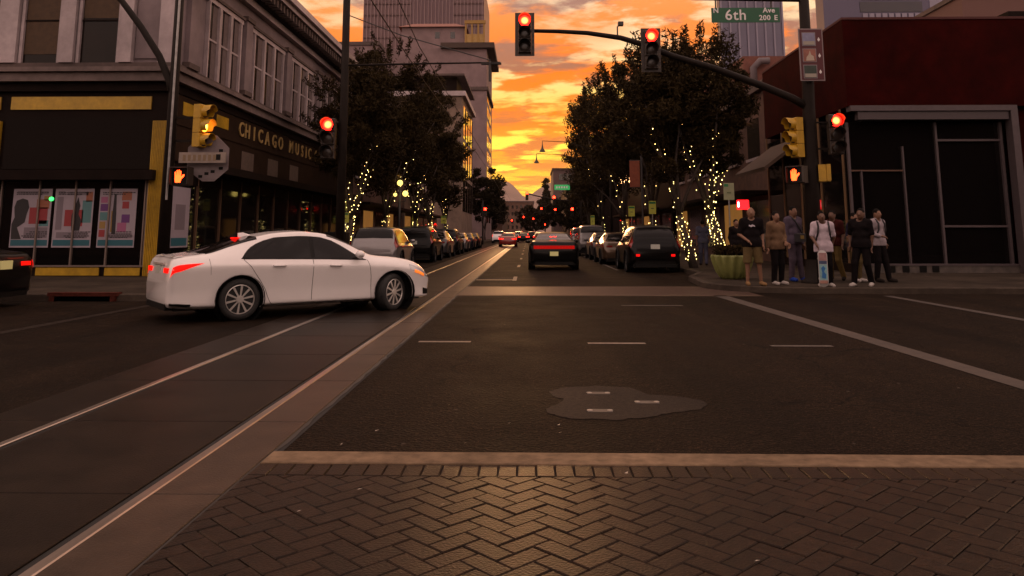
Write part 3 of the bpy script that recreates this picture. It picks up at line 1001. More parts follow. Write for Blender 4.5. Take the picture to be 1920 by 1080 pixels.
# ---- generic window grid helper for plainer buildings
def wall_windows(parent, plane, pos, u0, u1, z0, z1, nu, nz, wu, wz, m, fm, out=0.03):
    """plane 'x': wall at x=pos facing +/-x ; 'y': wall at y=pos facing -y"""
    for i in range(nu):
        for k in range(nz):
            uc = u0 + (i + 0.5) * (u1 - u0) / nu
            zc = z0 + (k + 0.5) * (z1 - z0) / nz
            if plane == 'y':
                w = MB().box(uc - wu / 2, uc + wu / 2, pos - out, pos + 0.02, zc - wz / 2, zc + wz / 2).build('window', m, parent)
                if fm:
                    MB().box(uc - wu / 2 - 0.08, uc + wu / 2 + 0.08, pos - out - 0.1, pos - 0.001, zc - wz / 2 - 0.14, zc - wz / 2 - 0.004).build('sill', fm, w)
            else:
                s = 1 if pos < 0 else -1
                a, c = sorted((pos - 0.02 * s, pos + out * s))
                w = MB().box(a, c, uc - wu / 2, uc + wu / 2, zc - wz / 2, zc + wz / 2).build('window', m, parent)
                if fm:
                    a, c = sorted((pos + 0.001 * s, pos + (out + 0.1) * s))
                    MB().box(a, c, uc - wu / 2 - 0.08, uc + wu / 2 + 0.08, zc - wz / 2 - 0.14, zc - wz / 2 - 0.004).build('sill', fm, w)


M_brickbrown = mat('brown_brick_wall', (0.10, 0.05, 0.034), 0.85, var=0.25, vscale=3, stain=0.3, bump=0.3, bscale=20)
M_tanwall = mat('tan_plaster_wall', (0.17, 0.115, 0.085), 0.85, var=0.15, vscale=1.2, stain=0.3)
M_winref = mat('street_window_glass', (0.02, 0.016, 0.014), 0.08, spec=0.6)
M_winlit = mat('lit_shop_window', (0.1, 0.06, 0.02), 0.5, emit=(1.0, 0.42, 0.09), estr=0.10, var=0.5, vscale=1.2)
M_winlit2 = mat('lit_lime_panel', (0.2, 0.2, 0.05), 0.5, emit=(0.62, 0.60, 0.08), estr=0.75)


def row_building(name, label, x0, x1, y0, y1, h, wall, side, floors=2, nwin=5, lit=()):
    b_ = thing(name, label, 'building', ((x0 + x1) / 2, (y0 + y1) / 2, 0.13))
    MB().box(x0, x1, y0, y1, 0.13, h).build('wall', wall, b_)
    face = x1 if side == 'L' else x0
    s = 1 if side == 'L' else -1
    a, c = sorted((x0 - 0.15, x1 + 0.25)) if side == 'L' else (x0 - 0.25, x1 + 0.15)
    MB().box(a, c, y0 - 0.1, y1 + 0.1, h, h + 0.35).build('parapet', M_belt, b_)
    if floors > 1:
        wall_windows(b_, 'x', face, y0 + 0.8, y1 - 0.8, 4.4, h - 0.6, nwin, floors - 1, (y1 - y0) / nwin * 0.5, min(2.0, (h - 5) / (floors - 1) * 0.62), M_winref, M_trim)
    n = max(2, nwin - 1)
    for i in range(n):
        u0, u1 = y0 + (i + .12) * (y1 - y0) / n, y0 + (i + .88) * (y1 - y0) / n
        a, c = sorted((face - 0.02 * s, face + 0.03 * s))
        MB().box(a, c, u0, u1, 0.55, 2.9).build('shop_window', M_winlit if i in lit else M_winref, b_)
    a, c = sorted((face + 0.002 * s, face + 1.3 * s))
    MB().box(a, c, y0 + 0.4, y1 - 0.4, 3.15, 3.32).build('canopy', M_darkwall, b_)
    return b_


row_building('brick_row_building', 'low brown brick shop row behind the string lit trees on the left', -24, -11.1, 47.4, 68, 8.2, M_brickbrown, 'L', 2, 6, lit=(1, 3))
row_building('tan_row_building', 'tan plastered shop row half hidden by left trees beyond the brick row', -24, -11.0, 68.4, 93, 10.2, M_tanwall, 'L', 2, 7, lit=(0, 4))
row_building('brown_row_building', 'brown brick shop row right of the street behind the trees', 10.9, 26, 34.9, 58, 8.0, M_brickbrown, 'R', 2, 6, lit=(1, 4))
row_building('dark_row_building', 'dark shop row further along the right side of the street', 10.7, 26, 58.4, 93, 11.5, M_darkwall, 'R', 2, 8, lit=(2, 5))
row_building('far_right_row_building', 'distant dark block on the right beyond the next junction', 10.4, 30, 110, 210, 13, M_darkwall, 'R', 3, 9, lit=(1, 3, 6))
# parking-sign coloured lit panels seen between trunks on the left shopfronts are separate sign things (see signs)

# ---- taller block at the left beyond the next junction, its street windows mirroring the sunset
mid = thing('corner_office_block', 'brown office block with tall street windows mirroring the sunset', 'building', (-17, 120, 0.13))
MB().box(-26, -9.6, 110, 131, 0.13, 21.0).build('wall', M_tanwall, mid)
MB().box(-26, -9.1, 109.6, 131.3, 21.0, 21.7).build('parapet', M_trim, mid)
MB().box(-26, -9.3, 109.8, 131.2, 24.0, 24.3).build('roof_canopy', M_belt, mid)
MB().box(-24, -10.5, 111, 131, 21.7, 24.0).build('penthouse', M_darkwall, mid)
M_mir = mat('sunset_mirroring_glass', (0.55, 0.5, 0.48), 0.04, 1.0)
for i in range(4):
    u0 = 112.2 + i * 4.6
    for z0, z1 in ((4.5, 9.2), (9.8, 14.6), (15.2, 20.0)):
        w = MB().box(-9.62, -9.56, u0, u0 + 3.2, z0, z1).build('window', M_mir, mid)
        MB().box(-9.64, -9.50, u0 + 3.2, u0 + 3.35, z0, z1).build('frame', M_darkwall, w)

# ---- pale 1920s tower with stepped penthouse
M_pale = mat('pale_rose_masonry', (0.21, 0.145, 0.145), 0.85, var=0.08, vscale=0.3, stain=0.15)
pt_ = thing('stepped_masonry_tower', 'pale rose old masonry tower with a small tiled penthouse on top', 'building', (-22, 165, 0))
MB().box(-32, -8.6, 155, 178, 0, 39.0).build('wall', M_pale, pt_)
MB().box(-32.4, -8.2, 154.6, 178.4, 30.2, 30.9).build('string_course', M_belt, pt_)
MB().box(-18, -7.0, 154.0, 178.8, 38.9, 40.0).build('cornice', mat('dark_brown_cornice', (0.05, 0.03, 0.022), 0.8), pt_)  # cornice darker and browner than the wall
MB().box(-26.5, -13.4, 157, 172, 39.0, 44.0).build('penthouse', M_pale, pt_)
mb = MB()
mb.add([(-27.2, 156.3, 44.0), (-12.8, 156.3, 44.0), (-12.8, 172.7, 44.0), (-27.2, 172.7, 44.0), (-24.5, 160, 45.6), (-15.5, 160, 45.6), (-15.5, 169, 45.6), (-24.5, 169, 45.6)],
       [(0, 1, 5, 4), (1, 2, 6, 5), (2, 3, 7, 6), (3, 0, 4, 7), (4, 5, 6, 7), (3, 2, 1, 0)])
mb.build('tiled_roof', mat('clay_tile_roof', (0.22, 0.09, 0.065), 0.8, var=0.25, vscale=2), pt_)
for x in (-19.5, -16.3):
    MB().box(x, x + 0.95, 156.96, 157.02, 41.6, 43.0).build('window', M_winref, pt_)
for k in range(9):
    for j in range(2):
        MB().box(-8.62, -8.55, 157 + j * 9, 163.5 + j * 9, 3.5 + k * 3.1, 5.6 + k * 3.1).build('window', M_winref, pt_)
# balcony-like lit loggia on the roof edge
lg = MB()
for x in (-13.2, -11.9, -10.6, -9.4):
    lg.box(x, x + 0.35, 156.0, 156.35, 40.0, 44.5)
lg.box(-13.3, -8.9, 155.9, 156.5, 44.5, 45.2)
lg.build('loggia', mat('ochre_loggia', (0.30, 0.17, 0.04), 0.7), pt_)
MB().box(-13.0, -9.2, 156.5, 156.6, 40.0, 42.4).build('loggia_window', M_winlit, pt_)

# ---- tall office tower behind
M_tower = mat('rose_tower_curtain_wall', (0.17, 0.10, 0.105), 0.45, 0.1, var=0.06, vscale=0.1)
M_tower2 = mat('rose_tower_dark_bay', (0.10, 0.045, 0.055), 0.3, 0.1)
M_fin = mat('rose_tower_fin', (0.27, 0.18, 0.18), 0.5)
tw = thing('office_tower', 'tall rose coloured office tower with vertical fins, far left of the sunset', 'building', (-35, 265, 0))
MB().box(-55.2, -14.8, 250, 285, 0, 84).build('wall', M_tower, tw)
MB().box(-39.0, -25.0, 249.7, 250.0, 0, 84).build('dark_bay', M_tower2, tw)
for k in range(34):
    x = -55.0 + k * 1.2
    MB().box(x - 0.09, x + 0.09, 249.2, 249.69, 40, 84).build('fin', M_fin if not -39 < x < -25 else M_fin, tw)
for k in range(10):
    z = 46 + k * 3.9
    MB().box(-55.1, -39.05, 249.62, 249.99, z, z + 0.5).build('spandrel', mat('spandrel_brown', (0.11, 0.06, 0.06), 0.6), tw)
    MB().box(-24.95, -14.9, 249.62, 249.99, z, z + 0.5).build('spandrel', mat('spandrel_brown', (0.11, 0.06, 0.06), 0.6), tw)
lw = thing('flat_roofed_block', 'plain rose flat roofed block left of the tall tower', 'building', (-45, 150, 0))
MB().box(-60, -30, 150, 170, 0, 38.5).build('wall', M_pale, lw)
MB().box(-60.3, -29.7, 149.7, 170.3, 38.5, 39.2).build('parapet', M_belt, lw)
MB().box(-39, -33, 149.94, 149.99, 30, 33.5).build('window', M_winref, lw)

# ---- blue striped towers on the right
M_blue = mat('slate_blue_panels', (0.11, 0.10, 0.15), 0.4, 0.1, var=0.08, vscale=0.2)
M_bluefin = mat('pale_blue_fin', (0.21, 0.19, 0.25), 0.5)
bt = thing('striped_tower', 'slate blue tower with pale vertical stripes above the street sign', 'building', (65, 230, 0))
MB().box(55.8, 74.2, 220, 223, 0, 88).build('wall', M_blue, bt)
for k in range(8):
    x = 56.2 + k * 2.52
    MB().box(x - 0.22, x + 0.22, 219.5, 219.99, 30, 88).build('fin', M_bluefin, bt)
bt2 = thing('banded_tower', 'dark blue tower with a pale window band over the red building', 'building', (70, 160, 0))
MB().box(58.6, 86, 150, 154, 0, 62).build('wall', mat('navy_panels', (0.065, 0.055, 0.10), 0.4, 0.1), bt2)
MB().box(79.5, 82, 149.9, 149.98, 0, 62).build('corner_strip', M_bluefin, bt2)
for k in range(5):
    MB().box(65.8, 78, 149.88, 149.98, 40.5 + k * 4.2, 42.6 + k * 4.2).build('window_band', mat('black_band', (0.02, 0.017, 0.028), 0.3), bt2)
    for j in range(9):
        x = 66.2 + j * 1.28
        MB().box(x, x + 0.95, 149.80, 149.87, 43.0 + k * 4.2, 44.4 + k * 4.2).build('window', M_bluefin, bt2)
rb = thing('low_brick_block', 'low red brick block with pipes on its roof behind the right trees', 'building', (24, 66, 0))
MB().box(16.9, 38, 60, 75, 0, 15.2).build('wall', mat('rust_brick', (0.14, 0.05, 0.035), 0.85, var=0.2, vscale=2), rb)
for x in (17.6, 20.4):
    MB().tube([(x, 59.7, 12.0), (x, 59.7, 14.2), (x + 0.5, 59.5, 14.7), (x + 1.2, 59.5, 14.7)], 0.28, 10).build('roof_pipe', mat('dull_pipe', (0.10, 0.075, 0.08), 0.6), rb, smooth=True)
tp = thing('distant_brick_parapet', 'plain brown block at the top right corner behind the red building', 'building', (40, 80, 0))
MB().box(45.8, 64, 80, 95, 0, 26.2).build('wall', mat('brown_far_block', (0.12, 0.06, 0.05), 0.85), tp)
MB().box(45.6, 64.2, 79.8, 95.2, 26.2, 26.7).build('parapet', M_belt, tp)
# far block at the end of the street, right
fb = thing('street_end_block', 'brown mid rise block at the far right end of the street', 'building', (14, 310, 0))
MB().box(9.4, 30, 300, 330, 0, 25.6).build('wall', mat('far_mauve_wall', (0.13, 0.085, 0.08), 0.85), fb)
MB().box(9.0, 30.4, 299.6, 330.4, 25.6, 26.3).build('parapet', M_belt, fb)
for k in range(5):
    MB().box(11.6, 17.5, 299.9, 299.98, 4 + k * 4.4, 6.4 + k * 4.4).build('window_band', M_winref, fb)
# hazy block closing the street
eb = thing('hazy_street_end_building', 'plain rose brown building closing the end of the street under the mountains', 'building', (-6, 520, 0))
MB().box(-24, 3, 500, 540, 0, 21).build('wall', M_brickbrown, eb)
MB().box(-24.4, 3.4, 499.6, 540.4, 21, 21.8).build('parapet', M_belt, eb)
wall_windows(eb, 'y', 500, -23, 2, 3, 20, 9, 4, 1.4, 2.2, M_winref, None)
for x0, x1, y0, y1, h, lab in ((-34, -11, 200, 240, 12, 'low brown block on the left beyond the masonry tower'), (12, 34, 225, 290, 15, 'low dark block on the right before the street end'),
                               (-40, -9, 262, 330, 11, 'far low block on the left near the street end')):
    q = thing('low_street_block', lab, 'building', ((x0 + x1) / 2, (y0 + y1) / 2, 0))
    MB().box(x0, x1, y0, y1, 0, h).build('wall', M_brickbrown, q)
    MB().box(x0 - .2, x1 + .2, y0 - .2, y1 + .2, h, h + .5).build('parapet', M_belt, q)

# ---- mountains
def ridge(name, pts, Y, depth, m):
    """pts: (x,z) crest; built as a range with slopes towards and away from the camera and rough spurs"""
    xs = np.linspace(pts[0][0], pts[-1][0], 160)
    zc = np.interp(xs, [p[0] for p in pts], [p[1] for p in pts])
    r_ = np.random.RandomState(5)
    vs, fs = [], []
    ny = 14
    for j in range(ny):
        v = j / (ny - 1) * 2 - 1
        prof = max(0.0, 1 - abs(v)) ** 0.85
        for i, x in enumerate(xs):
            z = zc[i] * prof * (1 + 0.16 * math.sin(x * 0.013 + j * 1.9) * (1 - prof) + 0.05 * r_.uniform(-1, 1) * (0 < prof)) - 5
            vs.append((x + 40 * math.sin(j * 2.3 + x * 0.004), Y + v * depth, z))
    n = len(xs)
    for j in range(ny - 1):
        for i in range(n - 1):
            fs.append((j * n + i, j * n + i + 1, (j + 1) * n + i + 1, (j + 1) * n + i))
    struct(name, MB().add(vs, fs), m, smooth=True)


M_mtn = mat('desert_mountain_rock', (0.16, 0.11, 0.10), 0.95, var=0.25, vscale=0.006)
ridge('mountains', [(-2600, 60), (-1400, 180), (-700, 380), (-330, 440), (-205, 425), (-150, 385), (-60, 300), (-10, 292), (20, 325), (45, 335), (62, 318), (90, 345), (130, 400), (175, 418), (260, 380), (420, 430), (900, 300), (2600, 80)], 6000, 900, M_mtn)

# ================================================================== TREES AND STRING LIGHTS
M_bark = mat('grey_brown_bark', (0.05, 0.035, 0.026), 0.9, var=0.35, vscale=14, bump=0.6, bscale=25)


def leaf_mat(name, col):
    m = bpy.data.materials.new(name)
    m.use_nodes = True
    t = m.node_tree
    b = t.nodes['Principled BSDF']
    g_ = nd(t, 'ShaderNodeNewGeometry')
    f = ramp(t, g_.outputs['Random Per Island'], [(0, tuple(c * 0.7 for c in col)), (0.6, col), (1, tuple(min(1, c * 1.3) for c in col))])
    t.links.new(f, b.inputs['Base Color'])
    b.inputs['Roughness'].default_value = 0.75
    b.inputs['Specular IOR Level'].default_value = 0.06
    return m


M_leaf = leaf_mat('dusk_foliage', (0.028, 0.0185, 0.0065))
M_leaf2 = leaf_mat('dark_foliage', (0.018, 0.0135, 0.006))
M_bulb = mat('warm_string_bulb', (0.9, 0.7, 0.3), 0.4, emit=(1.0, 0.72, 0.22), estr=4.5, sample=False)
M_wire = mat('string_light_wire', (0.02, 0.018, 0.012), 0.6)


def leaf_mesh(name, centres, radii, counts, size, seed):
    """leaf cards (pointed quads) scattered through clumps"""
    r_ = np.random.RandomState(seed)
    C = np.repeat(np.array(centres), counts, axis=0)
    Rr = np.repeat(np.array(radii), counts, axis=0)
    n = len(C)
    d = r_.normal(size=(n, 3))
    d /= np.linalg.norm(d, axis=1)[:, None]
    rad = r_.uniform(0, 1, n) ** 0.45
    P = C + d * rad[:, None] * Rr
    a = r_.normal(size=(n, 3))
    a[:, 2] -= 0.25
    a /= np.linalg.norm(a, axis=1)[:, None]
    b = np.cross(a, r_.normal(size=(n, 3)))
    b /= np.linalg.norm(b, axis=1)[:, None] + 1e-9
    s = size * r_.uniform(0.6, 1.4, n)[:, None]
    V = np.empty((n, 4, 3))
    V[:, 0] = P - a * s
    V[:, 1] = P + b * s * 0.28
    V[:, 2] = P + a * s
    V[:, 3] = P - b * s * 0.28
    me = bpy.data.meshes.new(name)
    me.vertices.add(n * 4)
    me.vertices.foreach_set('co', V.reshape(-1))
    me.loops.add(n * 4)
    me.loops.foreach_set('vertex_index', np.arange(n * 4, dtype=np.int32))
    me.polygons.add(n)
    me.polygons.foreach_set('loop_start', np.arange(0, n * 4, 4, dtype=np.int32))
    me.polygons.foreach_set('loop_total', np.full(n, 4, dtype=np.int32))
    me.update(calc_edges=True)
    return me


def tree(name, label, x, y, h, rx, ry, base, leaves, size, seed, lean=(0, 0), trunk_r=0.13, leaf=None, twigs=10, group=None, forks=6, cz=None, z0=0.13):
    r_ = random.Random(seed)
    t = thing(name, label, 'tree', (x, y, z0), group=group)
    lx, ly = lean
    split = base * 0.62
    limbs = []
    trunk = [(0, 0, -0.05), (lx * 0.25 + r_.uniform(-.06, .06), ly * .25, split * 0.5), (lx * 0.5, ly * 0.5, split)]
    mb = MB()
    mb.tube(trunk, [trunk_r * 1.35, trunk_r, trunk_r * 0.85], 9)
    rz = (h - base) / 2
    zc = base + rz
    cen, rad, cnt = [], [], []
    ncl = 62
    for k in range(ncl):
        u = r_.uniform(-1, 1)
        ph = r_.uniform(0, 2 * math.pi)
        q = r_.uniform(0.25, 1.12) ** 0.6
        sxy = math.sqrt(max(0, 1 - u * u))
        c = (lx + rx * q * 0.86 * sxy * math.cos(ph), ly + ry * q * 0.86 * sxy * math.sin(ph), zc + rz * 0.88 * u * q)
        cr = r_.uniform(0.10, 0.27) * (rx + ry + rz) / 3
        cen.append(c)
        rad.append((cr * 1.15, cr * 1.15, cr * 0.85))
        cnt.append(int(leaves / ncl * r_.uniform(0.55, 1.35)))
    for k in range(twigs * 2):                                  # thin sprigs breaking the outline
        ph = r_.uniform(0, 2 * math.pi)
        el = r_.uniform(-0.1, 1.25)
        d = Vector((math.cos(ph) * math.cos(el), math.sin(ph) * math.cos(el), math.sin(el)))
        p0 = Vector((lx + d.x * rx * 0.8, ly + d.y * ry * 0.8, zc + d.z * rz * 0.85))
        ln = r_.uniform(0.5, 1.5)
        p1 = p0 + Vector((d.x * 0.6, d.y * 0.6, max(0.25, d.z) + 0.2)).normalized() * ln
        mb.tube([p0, p1], [0.014, 0.005], 4)
        for s in range(5):
            f = 0.25 + 0.17 * s
            p = p0.lerp(p1, f)
            cen.append(tuple(p))
            rad.append((0.17, 0.17, 0.2))
            cnt.append(max(3, int(leaves / 1600)))
    for k in range(forks):
        c = Vector(cen[k * 5 % ncl])
        a = Vector(trunk[-1])
        m = a.lerp(c, 0.5) + Vector((r_.uniform(-.25, .25), r_.uniform(-.25, .25), 0.25))
        pts = [a, a.lerp(m, 0.5) + Vector((0, 0, 0.05)), m, c]
        limbs.append(pts)
        mb.tube(pts, [trunk_r * 0.7, trunk_r * 0.5, trunk_r * 0.36, 0.02], 6)
    mb.build('trunk', M_bark, t, world=False, smooth=True)
    me = leaf_mesh('crown', cen, rad, cnt, size, seed)
    me.materials.append(leaf or M_leaf)
    o = bpy.data.objects.new('crown', me)
    COL.objects.link(o)
    o.parent = t
    return t, trunk, limbs


def string_lights(label, tr, nb, bulb, seed, upto=5.0, nl=3):
    t, trunk, limbs = tr
    r_ = random.Random(seed)
    base = t.location
    s = thing('string_lights', label, 'string lights', base, group='fairy lights wound round the street trees')
    paths = [[Vector(p) for p in trunk]] + [[Vector(q) for q in l] for l in limbs[:nl]]
    bulbs, wire = MB(), MB()
    for pi, path in enumerate(paths):
        lens = [(path[i + 1] - path[i]).length for i in range(len(path) - 1)]
        tot = sum(lens)
        n = int(nb * (1.15 if pi == 0 else 0.42))
        prev = []
        for k in range(n):
            d = tot * (k + 0.5) / n * (0.98 if pi == 0 else 0.75)
            i = 0
            while i < len(lens) - 1 and d > lens[i]:
                d -= lens[i]
                i += 1
            p = path[i].lerp(path[i + 1], min(1, d / lens[i]))
            a = k * 2.1 + r_.uniform(-.5, .5)
            rr = (0.17 if pi == 0 else 0.11) + r_.uniform(0, 0.06)
            q = p + Vector((math.cos(a) * rr, math.sin(a) * rr, r_.uniform(-.04, .04)))
            prev.append(q)
            if q.z > 0.25:
                bulbs.ball(q, bulb * r_.uniform(0.3, 0.75), 5, 4, (1, 1, 1.5))
        wire.tube(prev, 0.006, 3)
    wire.build('cable', M_wire, s, world=False)
    bulbs.build('bulbs', M_bulb, s, world=False, kind='stuff')


GT = 'trees along the street'
tl = [
    tree('street_tree', 'near tree on the left pavement right behind the red signal and pole', -7.9, 33.2, 8.6, 2.1, 2.4, 3.0, 26000, 0.095, 11, (0.5, 0.2), group=GT, twigs=14),
    tree('street_tree', 'tallest left tree rising in front of the rose office tower', -7.8, 41.7, 11.6, 3.0, 3.0, 3.3, 30000, 0.11, 12, (0.2, 0), group=GT, twigs=18),
    tree('street_tree', 'third tree along the left pavement, behind the globe lamps', -7.7, 51.5, 11.6, 3.2, 3.0, 3.3, 22000, 0.125, 13, (0.3, 0), group=GT, twigs=12),
    tree('street_tree', 'fourth tree along the left pavement beside the parked row', -7.7, 60.5, 11.0, 3.0, 3.0, 3.3, 14000, 0.15, 14, group=GT, twigs=8),
    tree('street_tree', 'fifth tree along the left pavement before the next junction', -7.7, 71.5, 10.6, 2.7, 3.0, 3.4, 8000, 0.2, 15, group=GT, twigs=8),
]
tr_ = [
    tree('street_tree', 'first right tree with lit trunk beside the parked black crossover', 6.1, 29.2, 8.2, 2.3, 2.3, 3.1, 26000, 0.095, 21, (-0.9, 0.4), group=GT, twigs=20),
    tree('street_tree', 'right tree with lit trunk behind the green planter', 7.25, 29.4, 8.9, 2.5, 2.4, 3.2, 28000, 0.095, 22, (-0.8, 0.6), group=GT, twigs=26),
    tree('street_tree', 'second right tree up the street behind the mast arm signal', 6.6, 41.0, 10.6, 3.4, 3.0, 3.3, 26000, 0.115, 23, (-0.4, 0), group=GT, twigs=20),
    tree('street_tree', 'third right tree, its crown against the orange sky', 6.6, 53.0, 12.6, 3.6, 3.2, 3.4, 22000, 0.13, 24, (-0.3, 0), group=GT, twigs=22),
    tree('street_tree', 'fourth right tree, leftmost crown edge against the sunset', 6.4, 67.0, 14.0, 3.4, 3.4, 3.6, 20000, 0.145, 25, (-0.3, 0), group=GT, twigs=18),
    tree('street_tree', 'fifth right tree before the next junction', 6.6, 84.0, 12.5, 3.2, 3.2, 3.4, 8000, 0.24, 26, group=GT, twigs=8),
]
tree('street_tree', 'dark round tree on the left beyond the next junction', -8.0, 142, 13.6, 4.6, 4.5, 3.0, 9000, 0.38, 31, group=GT, leaf=M_leaf2, twigs=0)
tree('street_tree', 'smaller dark tree left of the far traffic, behind the round tree', -9.0, 185, 12.0, 5.0, 5.0, 2.5, 6000, 0.45, 32, group=GT, leaf=M_leaf2, twigs=0)
tree('street_tree', 'dark tree on the right just past the next junction', 9.3, 118, 9.6, 4.4, 4.0, 2.2, 7000, 0.34, 33, group=GT, leaf=M_leaf2, twigs=0)
tree('street_tree', 'far dark tree on the right behind the hanging signals', 7.6, 165, 8.6, 4.8, 4.0, 2.0, 6000, 0.42, 34, group=GT, leaf=M_leaf2, twigs=0)
tree('street_tree', 'low dark tree at the end of the street below the mountains', 2.5, 330, 13.0, 9.0, 6, 2.0, 6000, 0.8, 35, group=GT, leaf=M_leaf2, twigs=0, z0=0)
tree('cypress_tree', 'tall pointed cypress at the end of the street below the mountains', 7.5, 360, 27, 3.2, 3.2, 2.0, 5000, 0.7, 36, leaf=M_leaf2, twigs=0, z0=0)
string_lights('string lights round the nearest left tree behind the catenary pole', tl[0], 46, 0.027, 1, nl=3)
string_lights('string lights round the tallest left tree', tl[1], 40, 0.028, 2, nl=2)
string_lights('string lights round the third left tree near the globe lamps', tl[2], 34, 0.030, 3, nl=2)
string_lights('string lights round the fourth left tree', tl[3], 30, 0.032, 4, nl=2)
string_lights('string lights round the fifth left tree', tl[4], 26, 0.034, 5, nl=2)
string_lights('string lights round the first right tree beside the crossover', tr_[0], 44, 0.027, 6, nl=2)
string_lights('dense string lights round the right tree behind the planter', tr_[1], 64, 0.027, 7, nl=4)
string_lights('string lights round the second right tree', tr_[2], 26, 0.026, 8, nl=2)
string_lights('string lights round the third right tree', tr_[3], 26, 0.030, 9, nl=2)
string_lights('string lights round the fourth right tree', tr_[4], 24, 0.033, 10, nl=2)

# green fluted planter on the right corner with a low shrub
pl = thing('planter', 'pale green fluted bowl planter on the right corner', 'planter', (5.72, 22.3, 0.13))
mb = MB()
prof = [(0.30, 0.0), (0.36, 0.06), (0.46, 0.22), (0.53, 0.42), (0.57, 0.60), (0.58, 0.66), (0.53, 0.66), (0.50, 0.58)]
n = 112
vs = []
for r0, z in prof:
    for k in range(n):
        a = 2 * math.pi * k / n
        rr = r0 * (1 + (0.06 * math.cos(a * 14) if 0.03 < z < 0.62 else 0))
        vs.append((rr * math.cos(a), rr * math.sin(a), z))
fs = [(i * n + k, i * n + (k + 1) % n, (i + 1) * n + (k + 1) % n, (i + 1) * n + k) for i in range(len(prof) - 1) for k in range(n)]
mb.add(vs, fs + [tuple(range(n - 1, -1, -1))])
mb.build('bowl', mat('celadon_glaze', (0.19, 0.20, 0.055), 0.6, var=0.12, vscale=5), pl, world=False, smooth=True)
MB().lathe([(0.0001, 0.56), (0.52, 0.55)], 24).build('soil', mat('dark_soil', (0.03, 0.02, 0.014), 0.95), pl, world=False)
me = leaf_mesh('shrub', [(rnd.uniform(-.35, .35), rnd.uniform(-.35, .35), 0.72 + rnd.uniform(0, .12)) for _ in range(22)], [(0.2, 0.2, 0.16)] * 22, [70] * 22, 0.06, 3)
me.materials.append(M_leaf)
tag(MB().box(-.02, .02, -.02, .02, .5, .75).build('stem', M_bark, pl, world=False))
o = bpy.data.objects.new('shrub', me)
COL.objects.link(o)
o.parent = pl

# ================================================================== VEHICLES
def pchip(xk, yk, x):
    xk, yk, x = np.asarray(xk, float), np.asarray(yk, float), np.asarray(x, float)
    h = np.diff(xk)
    d = np.diff(yk) / h
    m = np.zeros_like(yk)
    for i in range(1, len(xk) - 1):
        if d[i - 1] * d[i] > 0:
            w1, w2 = 2 * h[i] + h[i - 1], h[i] + 2 * h[i - 1]
            m[i] = (w1 + w2) / (w1 / d[i - 1] + w2 / d[i])
    m[0], m[-1] = d[0], d[-1]
    i = np.clip(np.searchsorted(xk, x) - 1, 0, len(h) - 1)
    t = (x - xk[i]) / h[i]
    return ((2 * t ** 3 - 3 * t ** 2 + 1) * yk[i] + (t ** 3 - 2 * t ** 2 + t) * h[i] * m[i] + (-2 * t ** 3 + 3 * t ** 2) * yk[i + 1] + (t ** 3 - t ** 2) * h[i] * m[i + 1])


def pchip_rows(A, s):
    """row-wise monotone cubic through A[n,10] at unit knots, evaluated at s[n]"""
    d = np.diff(A, axis=1)
    m = np.zeros_like(A)
    pr = d[:, :-1] * d[:, 1:]
    with np.errstate(divide='ignore', invalid='ignore'):
        m[:, 1:-1] = np.where(pr > 0, 2 * pr / (d[:, :-1] + d[:, 1:] + 1e-30), 0)
    m[:, 0], m[:, -1] = d[:, 0], d[:, -1]
    s = np.minimum(s, 9.0)
    i = np.clip(s.astype(int), 0, 8)
    t = s - i
    r = np.arange(len(s))
    return ((2 * t ** 3 - 3 * t ** 2 + 1) * A[r, i] + (t ** 3 - 2 * t ** 2 + t) * m[r, i] + (-2 * t ** 3 + 3 * t ** 2) * A[r, i + 1] + (t ** 3 - t ** 2) * m[r, i + 1])


# station tables: x from the rear, bottom z, belt z, top z, half width, roof half width
SEDAN = dict(L=4.71, H=1.447, wheels=(1.10, 3.88), wr=0.335, arch=0.385, keys=[
    (0.00, .30, .62, .66, .74, .62), (0.025, .26, .80, .86, .82, .66), (0.07, .24, .905, .985, .875, .69), (0.14, .235, .935, 1.025, .895, .70), (0.32, .215, .955, 1.045, .91, .72),
    (0.60, .205, .968, 1.085, .92, .70), (1.0, .20, .972, 1.225, .925, .62), (1.4, .20, .97, 1.35, .925, .575), (1.8, .20, .962, 1.425, .925, .565), (2.2, .20, .955, 1.447, .925, .58),
    (2.6, .20, .945, 1.412, .925, .59), (3.0, .20, .93, 1.262, .925, .62), (3.35, .20, .92, 1.075, .925, .66), (3.5, .20, .91, 1.012, .92, .68), (4.0, .20, .87, .955, .91, .70),
    (4.34, .20, .79, .885, .885, .68), (4.52, .20, .70, .80, .84, .64), (4.65, .21, .60, .695, .77, .58), (4.71, .25, .50, .58, .64, .50)])
COUPE = dict(L=5.0, H=1.45, wheels=(1.08, 4.0), wr=0.36, arch=0.41, keys=[
    (0.00, .38, .70, .76, .80, .70), (0.02, .32, .88, .95, .86, .74), (0.06, .28, .96, 1.055, .90, .77), (0.15, .25, .985, 1.09, .93, .78), (0.45, .22, 1.0, 1.10, .955, .78),
    (0.75, .21, 1.0, 1.14, .96, .74), (1.2, .2, .99, 1.30, .96, .64), (1.6, .2, .98, 1.41, .955, .60), (2.1, .2, .97, 1.45, .955, .60), (2.6, .2, .96, 1.42, .955, .61),
    (3.0, .2, .95, 1.28, .955, .65), (3.35, .2, .945, 1.08, .955, .70), (4.0, .2, .93, 1.02, .95, .74), (4.6, .2, .88, .97, .93, .74), (4.9, .22, .78, .86, .88, .7), (5.0, .28, .6, .66, .78, .62)])
